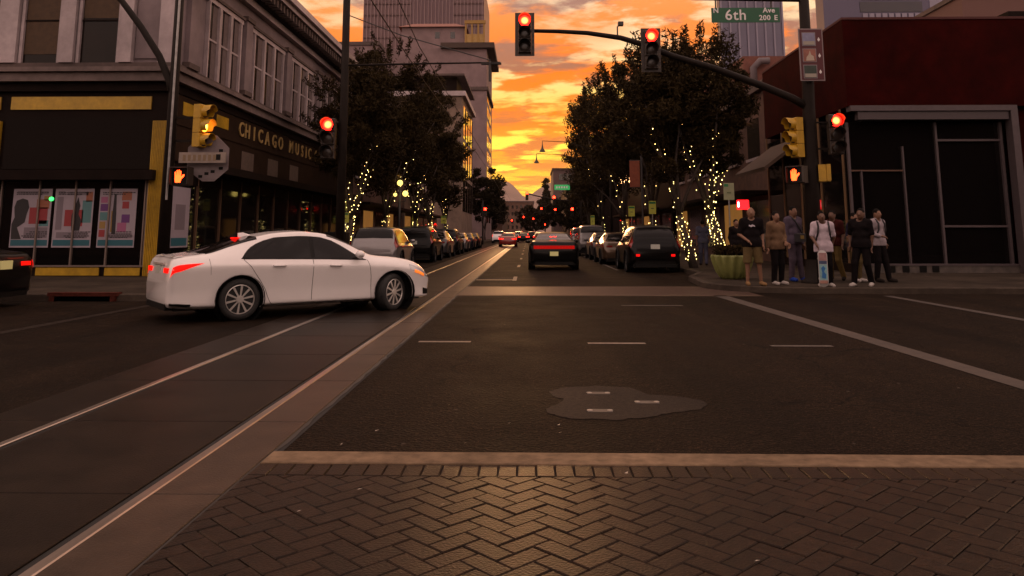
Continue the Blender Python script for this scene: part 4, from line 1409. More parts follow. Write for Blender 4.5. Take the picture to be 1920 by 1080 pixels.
SUV = dict(L=4.75, H=1.70, wheels=(0.98, 3.78), wr=0.365, arch=0.42, keys=[
    (0.00, .48, .72, .78, .76, .66), (0.03, .40, .94, 1.02, .85, .70), (0.08, .33, 1.03, 1.16, .89, .71), (0.2, .29, 1.06, 1.40, .92, .69), (0.40, .27, 1.07, 1.615, .935, .66),
    (0.7, .26, 1.07, 1.675, .94, .645), (1.4, .25, 1.06, 1.70, .94, .64), (2.2, .25, 1.04, 1.69, .94, .64), (2.7, .25, 1.03, 1.63, .94, .65), (3.1, .25, 1.02, 1.45, .94, .68),
    (3.5, .25, 1.0, 1.18, .935, .72), (4.0, .25, .96, 1.09, .92, .74), (4.4, .26, .88, 1.0, .88, .70), (4.65, .28, .76, .86, .80, .62), (4.75, .34, .6, .66, .64, .52)])


class CarSurf:
    def __init__(self, st, wscale=1.0, lscale=1.0, hscale=1.0):
        k = np.array(st['keys'])
        k[:, 0] *= lscale
        k[:, 4:6] *= wscale
        k[:, 1:4] *= hscale
        self.k = k
        self.L = k[-1, 0]
        self.wheels = [w * lscale for w in st['wheels']]
        self.wr, self.arch = st['wr'], st['arch']
        self.W = k[:, 4].max()

    def section(self, x):
        k = self.k
        zb, zl, zt, hw, rw = [pchip(k[:, 0], k[:, i], x) for i in range(1, 6)]
        dz = zl - zb
        dt = zt - zl
        Y = np.stack([hw - .13, hw - .028, hw - .030, hw - .012, hw + .004, hw - .062, rw + .03, rw - .05, rw * .55, rw * 0], -1)
        Z = np.stack([zb, zb + .07 * dz + .01, zb + .32 * dz, zb + .60 * dz, zl - .16 * dz, zl, zl + .80 * dt, zl + .945 * dt, zt - .012, zt], -1)
        return Y, Z

    def at(self, x, s):
        x, s = np.broadcast_arrays(np.asarray(x, float), np.asarray(s, float))
        sh = x.shape
        x, s = x.ravel(), s.ravel()
        Y, Z = self.section(x)
        out = np.stack([x, pchip_rows(Y, s), pchip_rows(Z, s)], -1)
        return out.reshape(sh + (3,))

    def patch(self, xr, xf, s0, s1, nx=10, ns=6, off=0.004, side=1):
        """grid patch on the surface; xr/xf rear and front x as functions of v (0 bottom..1 top); s>9 wraps over the centre line"""
        v = np.linspace(0, 1, ns)
        u = np.linspace(0, 1, nx)
        X = np.array([[xr(b_) + (xf(b_) - xr(b_)) * a for a in u] for b_ in v])
        S = np.repeat((s0 + (s1 - s0) * v)[:, None], nx, 1)
        e = 1e-3

        def ev(X, S):
            Sm = np.where(S > 9, 18 - S, S)
            P = self.at(X, Sm)
            P[..., 1] = np.where(S > 9, -P[..., 1], P[..., 1])
            return P
        P = ev(X, S)
        A = ev(np.clip(X + e, 0, self.L), S) - ev(np.clip(X - e, 0, self.L), S)
        B = ev(X, S + 0.01) - ev(X, S - 0.01)
        N = np.cross(A, B)
        N /= np.linalg.norm(N, axis=-1)[..., None] + 1e-12
        cen = np.array([self.L / 2, 0, 0.5])
        flip = np.sum(N * (P - cen), axis=-1) < 0
        N[flip] *= -1
        P = P + N * off
        if side < 0:
            P[..., 1] *= -1
        mb = MB()
        fs = []
        for j in range(ns - 1):
            for i in range(nx - 1):
                q = (j * nx + i, j * nx + i + 1, (j + 1) * nx + i + 1, (j + 1) * nx + i)
                fs.append(q)
        mb.add(P.reshape(-1, 3).tolist(), fs)
        mb.P = P
        return mb

    def body(self, nx=84, fine=True):
        k = self.k
        xs = np.concatenate([np.linspace(0, 0.35, 12 if fine else 7)[:-1], np.linspace(0.35, self.L - 0.45, nx)[:-1], np.linspace(self.L - 0.45, self.L, 14 if fine else 8)])
        ss = np.concatenate([np.linspace(0, 5, 20 if fine else 12)[:-1], np.linspace(5, 9, 15 if fine else 9)])
        P = self.at(xs[:, None], ss[None, :])
        nX, nS = len(xs), len(ss)
        inside = np.zeros((nX, nS), bool)
        for w in self.wheels:
            dx, dz = P[..., 0] - w, P[..., 2] - self.wr
            r = np.hypot(dx, dz)
            ins = (r < self.arch) & (ss[None, :] <= 5)
            f = self.arch / np.maximum(r, 1e-4)
            P2x, P2z = w + dx * f, self.wr + dz * f
            P[..., 0] = np.where(ins, P2x, P[..., 0])
            P[..., 2] = np.where(ins, np.maximum(P2z, 0.16), P[..., 2])
            inside |= ins
        vs, fs = [], []
        idr = np.arange(nX * nS).reshape(nX, nS)
        vs += P.reshape(-1, 3).tolist()
        M = P.copy()
        M[..., 1] *= -1
        vs += M.reshape(-1, 3).tolist()
        idl = idr + nX * nS
        idl[:, -1] = idr[:, -1]
        for i in range(nX - 1):
            for j in range(nS - 1):
                if inside[i, j] and inside[i + 1, j] and inside[i, j + 1] and inside[i + 1, j + 1]:
                    continue
                fs.append((idr[i, j], idr[i, j + 1], idr[i + 1, j + 1], idr[i + 1, j]))
                fs.append((idl[i, j], idl[i + 1, j], idl[i + 1, j + 1], idl[i, j + 1]))
        for i in (0, nX - 1):
            loop = [idr[i, j] for j in range(nS)] + [idl[i, j] for j in range(nS - 2, -1, -1)]
            fs.append(tuple(loop if i else loop[::-1]))
        mb = MB()
        mb.v, mb.f = [tuple(p) for p in vs], [tuple(int(q) for q in f) for f in fs]
        return mb


M_chrome = mat('bright_alloy', (0.62, 0.58, 0.54), 0.38, 0.55)
M_alloy_dark = mat('dark_alloy', (0.06, 0.06, 0.06), 0.4, 0.7)
M_tail_on = mat('lit_tail_lamp', (0.10, 0.0, 0.0), 0.3, spec=0.05, emit=(1.0, 0.006, 0.003), estr=0.9)
M_tail_bright = mat('bright_brake_lamp', (0.10, 0.0, 0.0), 0.3, spec=0.05, emit=(1.0, 0.010, 0.005), estr=14.0)
M_tail_dim = mat('dim_tail_lamp', (0.08, 0.0, 0.0), 0.3, spec=0.05, emit=(1.0, 0.012, 0.008), estr=0.22)
M_tail_off = mat('unlit_tail_lens', (0.22, 0.012, 0.01), 0.12, coat=0.6)
M_head = mat('headlamp_lens', (0.5, 0.5, 0.5), 0.08, 0.4)
M_amber = mat('amber_marker_lamp', (0.6, 0.15, 0.02), 0.2, emit=(1.0, 0.22, 0.03), estr=0.5)
M_plate = mat('number_plate', (0.45, 0.46, 0.40), 0.5, var=0.1, vscale=40)
M_plate_y = mat('number_plate_lit', (0.42, 0.36, 0.16), 0.5, emit=(1.0, 0.8, 0.3), estr=0.10)
M_seam = mat('panel_gap', (0.03, 0.028, 0.028), 0.9)


def wheel_parts(parent, x, y, r, w, spokes, rim_m, steer=0.0, tyre_seg=36, side=1):
    """wheel standing at (x,y); axle along y; outer face on +y when side>0"""
    rot = T(x, y, r) @ RZ(steer) @ Matrix.Rotation(R(-90 if side > 0 else 90), 4, 'X')
    mb = MB().lathe([(0.001, -0.01), (r * 0.66, -0.01), (r * 0.66, -w * 0.8)], 24, rot)
    hub = mb.build('wheel', mat('dark_brake_drum', (0.006, 0.006, 0.006), 0.7, 0.0), parent, world=False)
    t_ = MB().lathe([(r * 0.66, -w), (r * .93, -w), (r * .985, -w * .9), (r, -w * .75), (r, -w * .25), (r * .985, -w * .1), (r * .94, 0.0), (r * .80, 0.012), (r * .70, 0.004), (r * .69, -0.02)], tyre_seg, rot)
    t_.build('tyre', M_RUBBER, hub, world=False, smooth=True)
    rm = MB().lathe([(r * .70, 0.004), (r * .675, 0.010), (r * .655, -0.004), (r * .65, -0.07)], tyre_seg, rot)
    rm.lathe([(0.0005, 0.012), (r * .16, 0.010), (r * .19, -0.005), (r * .19, -0.03)], 16, rot)
    for k in range(spokes):
        a = 2 * math.pi * k / spokes + 0.2
        for da in ((-0.10, 0.10) if spokes <= 5 else (0,)):
            m2 = rot @ RZ(a + da)
            c, s2 = r * .15, r * .665
            w0, w1 = r * .034, r * .052
            vs = [m2 @ Vector(p) for p in ((c, -w0, 0.006), (s2, -w1, 0.002), (s2, w1, 0.002), (c, w0, 0.006), (c, -w0, -0.03), (s2, -w1, -0.035), (s2, w1, -0.035), (c, w0, -0.03))]
            rm.add(vs, [(0, 1, 2, 3), (0, 4, 5, 1), (3, 2, 6, 7), (1, 5, 6, 2), (0, 3, 7, 4)])
    rm.build('rim', rim_m, hub, world=False)
    return hub


def make_car(name, label, style, loc, heading, paint, group=None, wscale=1.0, lscale=1.0, hscale=1.0, detail=1, tail='off', plate=None, steer=0.0,
             tailbar=False, rim=None, glass=None):
    """heading: direction of travel in degrees (0 = +x, 90 = up the street)"""
    cs = CarSurf(style, wscale, lscale, hscale)
    t = thing(name, label, 'car', (loc[0], loc[1], 0.002), R(heading), group)
    X0 = cs.L / 2
    sh = T(-X0, 0, 0)
    fine = detail > 1
    glass = glass or M_GLASS_DARK
    bd = moved(cs.body(96 if fine else 44, fine), sh).build('body', paint, t, world=False, smooth=True)
    smooth_by_angle(bd, 48)
    # under body and wheel houses
    ub = MB().box(0.12 - X0, cs.L - 0.25 - X0, -cs.W + 0.16, cs.W - 0.16, 0.19, 0.55)
    for w in cs.wheels:
        for s in (-1, 1):
            m2 = T(w - X0, s * (cs.W - 0.10), cs.wr) @ Matrix.Rotation(R(90), 4, 'X')
            ub.lathe([(cs.arch + .012, -0.12 * s), (cs.arch + .012, 0.14 * s), (0.01, 0.14 * s)], 24, m2)
    ub.build('underbody', M_BLACK, t, world=False)
    suv = style is SUV
    # glass: x limits depend on style
    if style is SEDAN:
        lims = ((1.17, 1.62), (3.27, 2.62), 2.32, (0.56, 1.42), (2.66, 3.36))
    elif style is COUPE:
        lims = ((1.25, 1.75), (3.22, 2.62), 2.0, (0.78, 1.42), (2.64, 3.34))
    else:
        lims = ((0.55, 0.72), (3.28, 2.72), 2.15, (0.13, 0.40), (2.72, 3.44))
    (r0, r1), (f0, f1), bp, (bw0, bw1), (ws0, ws1) = lims
    ls = lscale
    kr, kf = r1 - r0, f0 - f1
    XR = lambda v: (r0 + kr * (0.45 * v + 0.9 * v ** 4 - 0.10)) * ls
    XF = lambda v: (f0 - kf * (0.72 * v + 0.5 * v ** 4 - 0.04)) * ls
    for s in (1, -1):
        sv = moved(cs.patch(lambda v: XR(v) - 0.03, lambda v: XF(v) + 0.03, 5.03, 5.98, 26, 9, 0.003, s), sh).build('window_surround', M_BLACK, t, world=False, smooth=True)
        for xr, xf in ((XR, lambda v: (bp - 0.035 + 0.02 * v) * ls), (lambda v: (bp + 0.035 + 0.02 * v) * ls, XF)):
            moved(cs.patch(xr, xf, 5.07, 5.95, 14, 9, 0.006, s), sh).build('side_window', glass, sv, world=False, smooth=True)
    moved(cs.patch(lambda v: bw0 * ls, lambda v: bw1 * ls, 6.15, 11.85, 8, 19, 0.004), sh).build('rear_window', glass, t, world=False, smooth=True)
    moved(cs.patch(lambda v: ws0 * ls, lambda v: ws1 * ls, 6.3, 11.7, 8, 17, 0.004), sh).build('windscreen', glass, t, world=False, smooth=True)
    tm = {'off': M_tail_off, 'on': M_tail_on, 'dim': M_tail_dim, 'bright': M_tail_bright, 'on2': mat('strong_tail_lamp', (0.1, 0.0, 0.0), 0.3, spec=0.05, emit=(1.0, 0.010, 0.005), estr=5.0)}[tail]
    # tail lamps
    if tailbar:
        cx = 0.012
        o = MB()
        for i in range(13):
            y0 = -0.78 + i * 0.12
            xo = -0.012 + 0.03 * (abs(y0 + .06) / 0.78) ** 4
            o.box(xo - X0 - 0.004, xo - X0 + 0.16, y0 + 0.002, y0 + 0.118, .80, .925)
        o.build('taillight', M_tail_dim, t, world=False)
        MB().box(bw0 * ls - X0 + 0.30, bw0 * ls - X0 + 0.38, -0.13, 0.13, 1.22, 1.265).build('brake_light', M_tail_bright, t, world=False)
    else:
        for s in (1, -1):
            if suv:
                moved(cs.patch(lambda v: 0.03 + 0.03 * v, lambda v: 0.30, 4.1, 5.6, 8, 7, 0.006, s), sh).build('taillight', tm, t, world=False, smooth=True)
            else:
                moved(cs.patch(lambda v: 0.028 + 0.035 * v, lambda v: 0.16 + 0.36 * v, 3.85, 4.6, 10, 5, 0.006, s), sh).build('taillight', tm, t, world=False, smooth=True)
                MB().box(-X0 + 0.005, -X0 + 0.10, min(s * .46, s * .72), max(s * .46, s * .72), .775 * hscale, .85 * hscale).build('taillight', tm, t, world=False)
    # headlamps
    for s in (1, -1):
        moved(cs.patch(lambda v: cs.L - 0.52, lambda v: cs.L - 0.10, 4.0, 4.9, 10, 5, 0.006, s), sh).build('headlight', M_head, t, world=False, smooth=True)
    if plate is not None:
        pz = (0.80 if not suv else 0.92) * hscale
        xo = float(np.interp(pz, cs.k[:4, 3], cs.k[:4, 0])) if not tailbar else -0.01
        if tailbar:
            pz = 0.62
        MB().box(-X0 + xo - 0.025, -X0 + xo + 0.02, -0.16, 0.16, pz - 0.08, pz + 0.08).build('number_plate', plate, t, world=False)
    MB().box(-X0 + 0.005, -X0 + 0.25, -cs.W + .24, cs.W - .24, .20, .30).build('rear_valance', M_BLACK, t, world=False)
    for wi, w in enumerate(cs.wheels):
        for s in (1, -1):
            wheel_parts(t, w - X0, s * (cs.W - 0.03), cs.wr, 0.22, 10 if fine else 5, rim or M_alloy_dark, steer if wi else 0.0, 40 if fine else 20, s)
    # mirrors
    for s in (1, -1):
        mx = (f0 - 0.10) * ls - X0
        p = cs.at(np.array([(f0 - .1) * ls]), np.array([5.2]))[0]
        m = MB()
        m.ball((mx - 0.02, s * (p[1] + 0.13), p[2] + 0.06), 0.1, 12, 8, (0.75, 1.15, 0.72))
        m.tube([(mx, s * (p[1] - 0.02), p[2] + 0.0), (mx - 0.01, s * (p[1] + 0.08), p[2] + 0.05)], 0.025, 6)
        m.build('wing_mirror', paint, t, world=False, smooth=True)
    return t, cs, sh


def seam(cs, sh, t, pts, side=1, rad=0.0045, ls=1.0):
    q = []
    pts = [(a * ls, b) for a, b in pts]
    for (x0, s0), (x1, s1) in zip(pts[:-1], pts[1:]):
        for k in range(8):
            f = k / 8
            q.append((x0 + (x1 - x0) * f, s0 + (s1 - s0) * f))
    q.append(pts[-1])
    P = cs.at(np.array([a for a, _ in q]), np.array([b for _, b in q]))
    P[:, 1] *= side
    mb = MB().tube(P.tolist(), rad, 4)
    return moved(mb, sh).build('door_gap', M_seam, t, world=False)


def paint(name, col, metal=0.0, rough=0.3, coat=0.8):
    return mat('car_paint_' + name, col, rough, metal, coat=coat, spec=0.5 if coat > 0.4 else 0.12, var=0.03, vscale=1.0)


# ---- white saloon turning left across the junction
HD = 37.0
wp0, wp1 = on_ground(450, 597), on_ground(735, 585)
P_white = paint('pearl_white', (0.80, 0.76, 0.74), 0.0, 0.24)
hv = Vector((math.cos(R(HD)), math.sin(R(HD)), 0))
nv = Vector((-math.sin(R(HD)), math.cos(R(HD)), 0))
# centre of the car from the near side wheel contacts
LS = 1.0
midw = (wp0 + wp1) / 2
cen = midw + nv * 0.80 + hv * LS * (SEDAN['L'] / 2 - (SEDAN['wheels'][0] + SEDAN['wheels'][1]) / 2)
car, cs, sh = make_car('white_saloon_car', 'white saloon car turning left across the tram rails', SEDAN, (cen.x, cen.y), HD, P_white, detail=2, tail='on', plate=None, lscale=LS,
                       steer=R(24), rim=M_chrome)
X0 = cs.L / 2
for s in (-1, 1):
    seam(cs, sh, car, [(3.42, 0.6), (3.40, 3.0), (3.34, 5.0)], s)
    seam(cs, sh, car, [(2.30, 0.6), (2.32, 5.0)], s)
    seam(cs, sh, car, [(1.62, 0.7), (1.50, 2.2), (1.30, 3.6), (1.14, 5.0)], s)
    seam(cs, sh, car, [(1.62, 0.62), (3.42, 0.62)], s, 0.004)
    seam(cs, sh, car, [(0.62, 3.4), (0.60, 5.2)], s, 0.003)
    for x in (1.62, 2.62):
        p = cs.at(np.array([x * LS, x * LS + 0.2]), np.array([4.15, 4.15]))
        p[:, 1] *= s
        a, b_ = Vector(p[0]), Vector(p[1])
        off = Vector((0, 0.025 * s, 0))
        MB().tube([sh @ (a), sh @ (a + off), sh @ (b_ + off), sh @ b_], [0.013, 0.016, 0.016, 0.013], 8).build('door_handle', P_white, car, world=False, smooth=True)
    moved(cs.patch(lambda v: cs.L - 0.20, lambda v: cs.L - 0.06, 1.3, 2.2, 5, 4, 0.005, s), sh).build('fog_lamp_recess', M_BLACK, car, world=False)
    moved(cs.patch(lambda v: cs.L - 0.42, lambda v: cs.L - 0.20, 3.75, 4.2, 6, 4, 0.010, s), sh).build('marker_lamp', M_amber, car, world=False)
    moved(cs.patch(lambda v: 0.04, lambda v: 0.34, 0.75, 1.15, 8, 4, 0.006, s), sh).build('reflector_recess', M_BLACK, car, world=False)
# rear bumper crease, boot lid plate, antenna fin, spoiler
MB().box(-X0 + 0.012, -X0 + 0.04, -0.17, 0.17, 0.71, 0.88).build('number_plate', M_plate, car, world=False)
MB().box(-X0 + 0.008, -X0 + 0.05, -0.38, 0.38, 0.895, 0.925).build('boot_trim', M_chrome, car, world=False)
sp = cs.patch(lambda v: 0.10, lambda v: 0.22, 6.0, 12.0, 5, 15, 0.014)
moved(sp, sh).build('boot_spoiler', P_white, car, world=False, smooth=True)
fin = MB()
zf = float(cs.at(np.array([1.42]), np.array([9.0]))[0][2])
fin.add([(1.28 - X0, -.035, zf - .03), (1.28 - X0, .035, zf - .03), (1.52 - X0, .03, zf + .0), (1.52 - X0, -.03, zf + .0), (1.27 - X0, -.008, zf + .045), (1.27 - X0, .008, zf + .045), (1.36 - X0, .008, zf + .055), (1.36 - X0, -.008, zf + .055)],
        [(0, 1, 5, 4), (1, 2, 6, 5), (2, 3, 7, 6), (3, 0, 4, 7), (4, 5, 6, 7)])
fin.build('antenna_fin', P_white, car, world=False)
zb = float(cs.at(np.array([1.25]), np.array([9.0]))[0][2])
MB().box(1.18 - X0, 1.30 - X0, -0.10, 0.10, zb - 0.01, zb + 0.016).build('brake_light', M_tail_on, car, world=False)
# chrome window surround line along belt
seam(cs, sh, car, [(1.14, 5.02), (3.32, 5.02)], -1, 0.007).name = 'window_trim'

# ---- black muscle coupe waiting ahead
make_car('black_coupe', 'black two door coupe with full width red tail lamp ahead in the lane', COUPE, (0.95, 30.0 + 2.4), 90, paint('black', (0.004, 0.0036, 0.0036), 0.0, 0.3, 0.14), detail=1, tailbar=True, plate=M_plate_y,
         glass=mat('coupe_glass', (0.06, 0.055, 0.06), 0.06, spec=0.7))

# ---- parked rows and traffic
P = {'black': paint('black', (0.004, 0.0036, 0.0036), 0.0, 0.3, 0.14), 'silver': paint('silver', (0.20, 0.185, 0.185), 0.5), 'grey': paint('grey', (0.05, 0.046, 0.048), 0.3, 0.3, 0.5), 'darkred': paint('dark_red', (0.10, 0.01, 0.01), 0.2),
     'navy': paint('navy', (0.008, 0.009, 0.02), 0.0, 0.3, 0.3), 'white': P_white, 'brown': paint('bronze', (0.10, 0.06, 0.035), 0.5), 'red': paint('red', (0.30, 0.02, 0.015), 0.1)}
GR, GL, GF = 'cars parked along the right kerb', 'cars parked along the left kerb', 'cars queuing far down the street'
bc, bcs, bsh = make_car('black_crossover', 'black crossover parked nearest on the right with glowing red reflectors low on its tail', SUV, (4.47, 27.9 + 2.35), 90, P['black'], GR, tail='off', plate=M_plate)
for s_ in (-1, 1):
    MB().box(-bcs.L / 2 - 0.012, -bcs.L / 2 + 0.05, s_ * 0.62 - 0.07, s_ * 0.62 + 0.07, 0.58, 0.66).build('rear_reflector', mat('glowing_red_reflector', (0.1, 0.0, 0.0), 0.3, spec=0.05, emit=(1.0, 0.008, 0.006), estr=0.6), bc, world=False)  # reflectors given a glow of their own in place of reflected light
rows = [('silver_hatchback', 'bronze saloon squeezed in front of the black crossover on the right', SEDAN, 4.15, 37.2, 'brown', 1.0, 'off'),
        ('parked_saloon', 'dark saloon parked second ahead of the black crossover', SEDAN, 4.15, 43.2, 'grey', 1.0, 'off'),
        ('silver_van', 'silver van parked third ahead of the black crossover on the right', SUV, 3.9, 50.5, 'silver', 1.12, 'off'),
        ('silver_crossover', 'silver crossover furthest ahead in the right hand parked row', SUV, 4.1, 62.5, 'silver', 1.08, 'off')]
for nm, lab, st, x, yv, col, hs, tl_ in rows:
    make_car(nm if nm != 'silver_hatchback' else 'parked_saloon', lab, st, (x, yv), 90, P[col], GR, hscale=hs, tail=tl_)
for _n in ('dark_tinted_glass',):
    MATS[_n].node_tree.nodes['Principled BSDF'].inputs['Specular IOR Level'].default_value = 0.18
rows = [('silver_crossover', 'silver crossover parked first on the left, right behind the white saloon', SUV, -5.65, 30.5, 'silver', 0.96),
        ('black_crossover', 'black crossover parked second on the left', SUV, -5.5, 39.6, 'black', 1.03),
        ('parked_saloon', 'grey saloon parked third on the left', SEDAN, -5.5, 46.6, 'grey', 1.08),
        ('black_crossover', 'dark crossover parked fourth on the left', SUV, -5.5, 53.0, 'black', 1.0),
        ('parked_saloon', 'silver saloon parked fifth on the left', SEDAN, -5.5, 60.0, 'silver', 1.0),
        ('parked_saloon', 'navy saloon parked sixth on the left', SEDAN, -5.5, 67.0, 'navy', 1.0),
        ('parked_saloon', 'dark saloon parked last on the left before the junction', SEDAN, -5.5, 74.0, 'black', 1.0)]
for i, (nm, lab, st, x, yv, col, hs) in enumerate(rows):
    make_car(nm, lab, st, (x, yv), 90, P[col], GL, hscale=hs, tail='off', plate=M_plate if i == 1 else None)
far = [('red_saloon_car', 'red saloon with glowing tail lamps stopped in the left lane', SEDAN, -2.2, 82.5, 'red', 'on2'),
       ('white_crossover', 'white crossover ahead of the red saloon in the left lane', SUV, -4.3, 112, 'white', 'on'),
       ('queuing_car', 'dark car with red lamps in the queue left of the coupe roof', SEDAN, -0.9, 124, 'black', 'bright'),
       ('queuing_car', 'grey car with red lamps second in the far queue', SEDAN, 1.6, 128, 'grey', 'bright'),
       ('queuing_car', 'silver crossover with red lamps third in the far queue', SUV, -1.8, 140, 'silver', 'bright'),
       ('queuing_car', 'dark crossover with red lamps furthest in the queue', SUV, 0.6, 152, 'black', 'bright'),
       ('queuing_car', 'small dark car with red lamps behind the red saloon', SEDAN, -3.2, 170, 'grey', 'bright'), ('queuing_car', 'tiny distant car with red lamps at the street end', SEDAN, -0.4, 190, 'black', 'bright'),
       ('queuing_car', 'tiny distant crossover with red lamps at the street end', SUV, 2.4, 205, 'silver', 'bright')]
for nm, lab, st, x, yv, col, tl_ in far:
    make_car(nm, lab, st, (x, yv), 90, P[col], GF, tail=tl_)
# dark car leaving the frame at the left on the cross street
make_car('black_hatchback', 'dark car leaving the picture at the left edge with two red lamps', SEDAN, (-9.95 - 2.3, 14.7), 180, P['black'], tail='on', plate=M_plate_y)

# ================================================================== SIGNALS, POLES, SIGNS, WIRES
M_sigyellow = mat('signal_yellow_paint', (0.42, 0.24, 0.012), 0.45, var=0.15, vscale=8)
M_sigdark = mat('signal_dark_paint', (0.022, 0.013, 0.008), 0.5, var=0.2)
M_red_lens = lens_mat('lit_red_lens', (1.0, 0.066, 0.013), (1.0, 0.006, 0.003), 16.0, 8.0)
M_amber_lens = lens_mat('lit_amber_lens', (1.0, 0.45, 0.06), (1.0, 0.25, 0.02), 6.0, 4.0)
M_off_lens = mat('unlit_signal_lens', (0.03, 0.02, 0.015), 0.3)
M_hand = mat('lit_orange_hand', (0.5, 0.1, 0.02), 0.4, emit=(1.0, 0.055, 0.008), estr=4.0)
M_signgreen = mat('street_sign_green', (0.008, 0.085, 0.035), 0.45)
M_maroon = mat('maroon_sign_enamel', (0.075, 0.010, 0.014), 0.45)
GS = 'red traffic signals over the junction'


def traffic_signal(label, loc, rz=0.0, lit=0, housing=None, backplate=False, group=GS, tilt=0.0, lens=None):
    """three-section head; loc = centre; faces -y when rz = 0; lit: 0 top, 1 middle, None"""
    t = thing('traffic_signal', label, 'traffic light', loc, rz, group)
    h = housing or M_sigdark
    w, d = 0.175, 0.10
    for k in range(3):
        zc = 0.355 * (1 - k)
        hb = MB()
        hb.cham(-w, w, -0.172, 0.172, -d, d, 0.02, T(0, 0, zc) @ Matrix.Rotation(R(90), 4, 'X'))
        hb.build('housing', h, t, world=False)
        on = (k == lit)
        lm = (lens or (M_red_lens if k == 0 else M_amber_lens)) if on else M_off_lens
        le = MB().lathe([(0.0005, 0.028), (0.06, 0.025), (0.11, 0.016), (0.15, 0.0)], 24, Matrix.Rotation(R(90), 4, 'X'))
        lo = le.build('lens', lm, t, world=False, smooth=True)
        lo.location = (0, -d - 0.004, zc)
        vz = MB()
        n = 18
        vs, fs = [], []
        for i in range(n + 1):
            a = R(-50 + 280 * i / n)
            dep = 0.24 if 0 <= math.degrees(a) <= 180 else 0.15
            for r_, y_ in ((0.158, 0.0), (0.163, -dep), (0.168, -dep), (0.165, 0.0)):
                vs.append((r_ * math.cos(a), -d + y_, zc + r_ * math.sin(a)))
        for i in range(n):
            for j in range(4):
                j2 = (j + 1) % 4
                fs.append((i * 4 + j, (i + 1) * 4 + j, (i + 1) * 4 + j2, i * 4 + j2))
        vz.add(vs, fs)
        vz.build('visor', h, t, world=False, smooth=False)
    if backplate:
        bp = MB()
        W, Hh = 0.262, 0.60
        for x0, x1, z0, z1 in ((-W, -0.177, -Hh, Hh), (0.177, W, -Hh, Hh), (-0.1765, 0.1765, 0.536, Hh), (-0.1765, 0.1765, -Hh, -0.536)):
            bp.box(x0, x1, -0.01, 0.012, z0, z1)
        bp.build('backplate', M_sigdark, t, world=False)
        lv = MB()
        for k in range(6):
            lv.box(0.19, 0.25, -0.014, -0.0105, -0.5 + k * 0.17, -0.43 + k * 0.17)
        lv.build('backplate_slots', mat('slot_brown', (0.06, 0.035, 0.02), 0.5), t, world=False)  # slots as raised strips, paler brown than the backplate
    return t


def hand_poly(s):
    """raised hand outline (front view), height about 2*s"""
    p = [(-.45, -1), (.35, -1), (.5, -.45), (.9, -.05), (.98, .22), (.82, .28), (.45, -.05), (.40, .1), (.44, .72), (.38, .82), (.26, .80), (.20, .15), (.16, .15), (.17, .92), (.08, 1.0), (-.03, .93), (-.05, .15), (-.09, .15),
         (-.14, .9), (-.24, .96), (-.33, .88), (-.30, .12), (-.34, .12), (-.46, .68), (-.56, .70), (-.62, .60), (-.56, -.2), (-.58, -.5)]
    return [(x * s, z * s) for x, z in p]


def ped_signal(label, loc, rz, lit=True, housing=None):
    t = thing('pedestrian_signal', label, 'pedestrian light', loc, rz, 'pedestrian signals')
    h = housing or M_sigdark
    MB().cham(-0.23, 0.23, -0.22, 0.22, -0.10, 0.10, 0.02, Matrix.Rotation(R(90), 4, 'X')).build('housing', h, t, world=False)
    vz = MB()
    vz.box(-0.235, 0.235, -0.20, -0.101, 0.20, 0.225)
    vz.box(-0.235, -0.215, -0.20, -0.101, -0.2, 0.199)
    vz.box(0.215, 0.235, -0.20, -0.101, -0.2, 0.199)
    vz.build('visor', h, t, world=False)
    MB().box(-0.20, 0.20, -0.106, -0.1005, -0.19, 0.19).build('face', M_BLACK, t, world=False)
    if lit:
        MB().plate([(x - 0.04, z) for x, z in hand_poly(0.155)], -0.112, -0.107).build('hand_symbol', M_hand, t, world=False)
    return t


# ---- left corner pole with curved luminaire arm
lp = thing('signal_pole', 'grey pole with curved lamp arm on the left corner before the yellow column', 'pole', (-8.85, 18.8, 0.13))
mb = MB().tube([(-8.85, 18.8, 0.13), (-8.85, 18.8, 4.9), (-8.86, 18.8, 9.2)], [0.15, 0.115, 0.10], 14)
mb.build('pole', M_BROWNPOLE, lp, smooth=True)
MB().lathe([(0.24, 0.0), (0.24, 0.05), (0.17, 0.12), (0.16, 0.4)], 16, T(-8.85, 18.8, 0.13)).build('base', M_BROWNPOLE, lp, smooth=True)
MB().tube([(-8.85, 18.8, 4.75), (-8.97, 18.8, 5.15), (-9.28, 18.8, 5.8), (-9.80, 18.8, 6.56), (-10.35, 18.8, 7.25), (-11.3, 18.8, 8.1), (-12.6, 18.8, 8.7)], [0.10, 0.095, 0.085, 0.08, 0.075, 0.07, 0.06], 12).build('lamp_arm', M_BROWNPOLE, lp, smooth=True)
MB().ball((-13.0, 18.8, 8.7), 0.25, 14, 8, (1.6, 0.7, 0.4)).build('lamp_head', M_STEEL, lp, smooth=True)
MB().box(-8.74, -8.2, 18.77, 18.83, 4.20, 4.26).build('bracket', M_BROWNPOLE, lp)
MB().box(-8.74, -8.3, 18.77, 18.83, 3.62, 3.68).build('bracket', M_BROWNPOLE, lp)
MB().tube([(-8.79, 18.66, 2.2), (-8.79, 18.66, 9.0)], 0.03, 6).build('conduit', M_STEEL, lp)
traffic_signal('yellow signal seen from the side on the left corner, amber lit', (-8.12, 18.8, 4.02), R(78), lit=1, housing=M_sigyellow, group='yellow side facing signals')
ped_signal('red hand pedestrian signal on the left corner pole', (-8.42, 18.62, 2.76), R(-4), True)
sg_ = thing('direction_sign', 'white eight sided sign with dark marks behind the left yellow signal', 'sign', (-7.95, 18.9, 2.66))
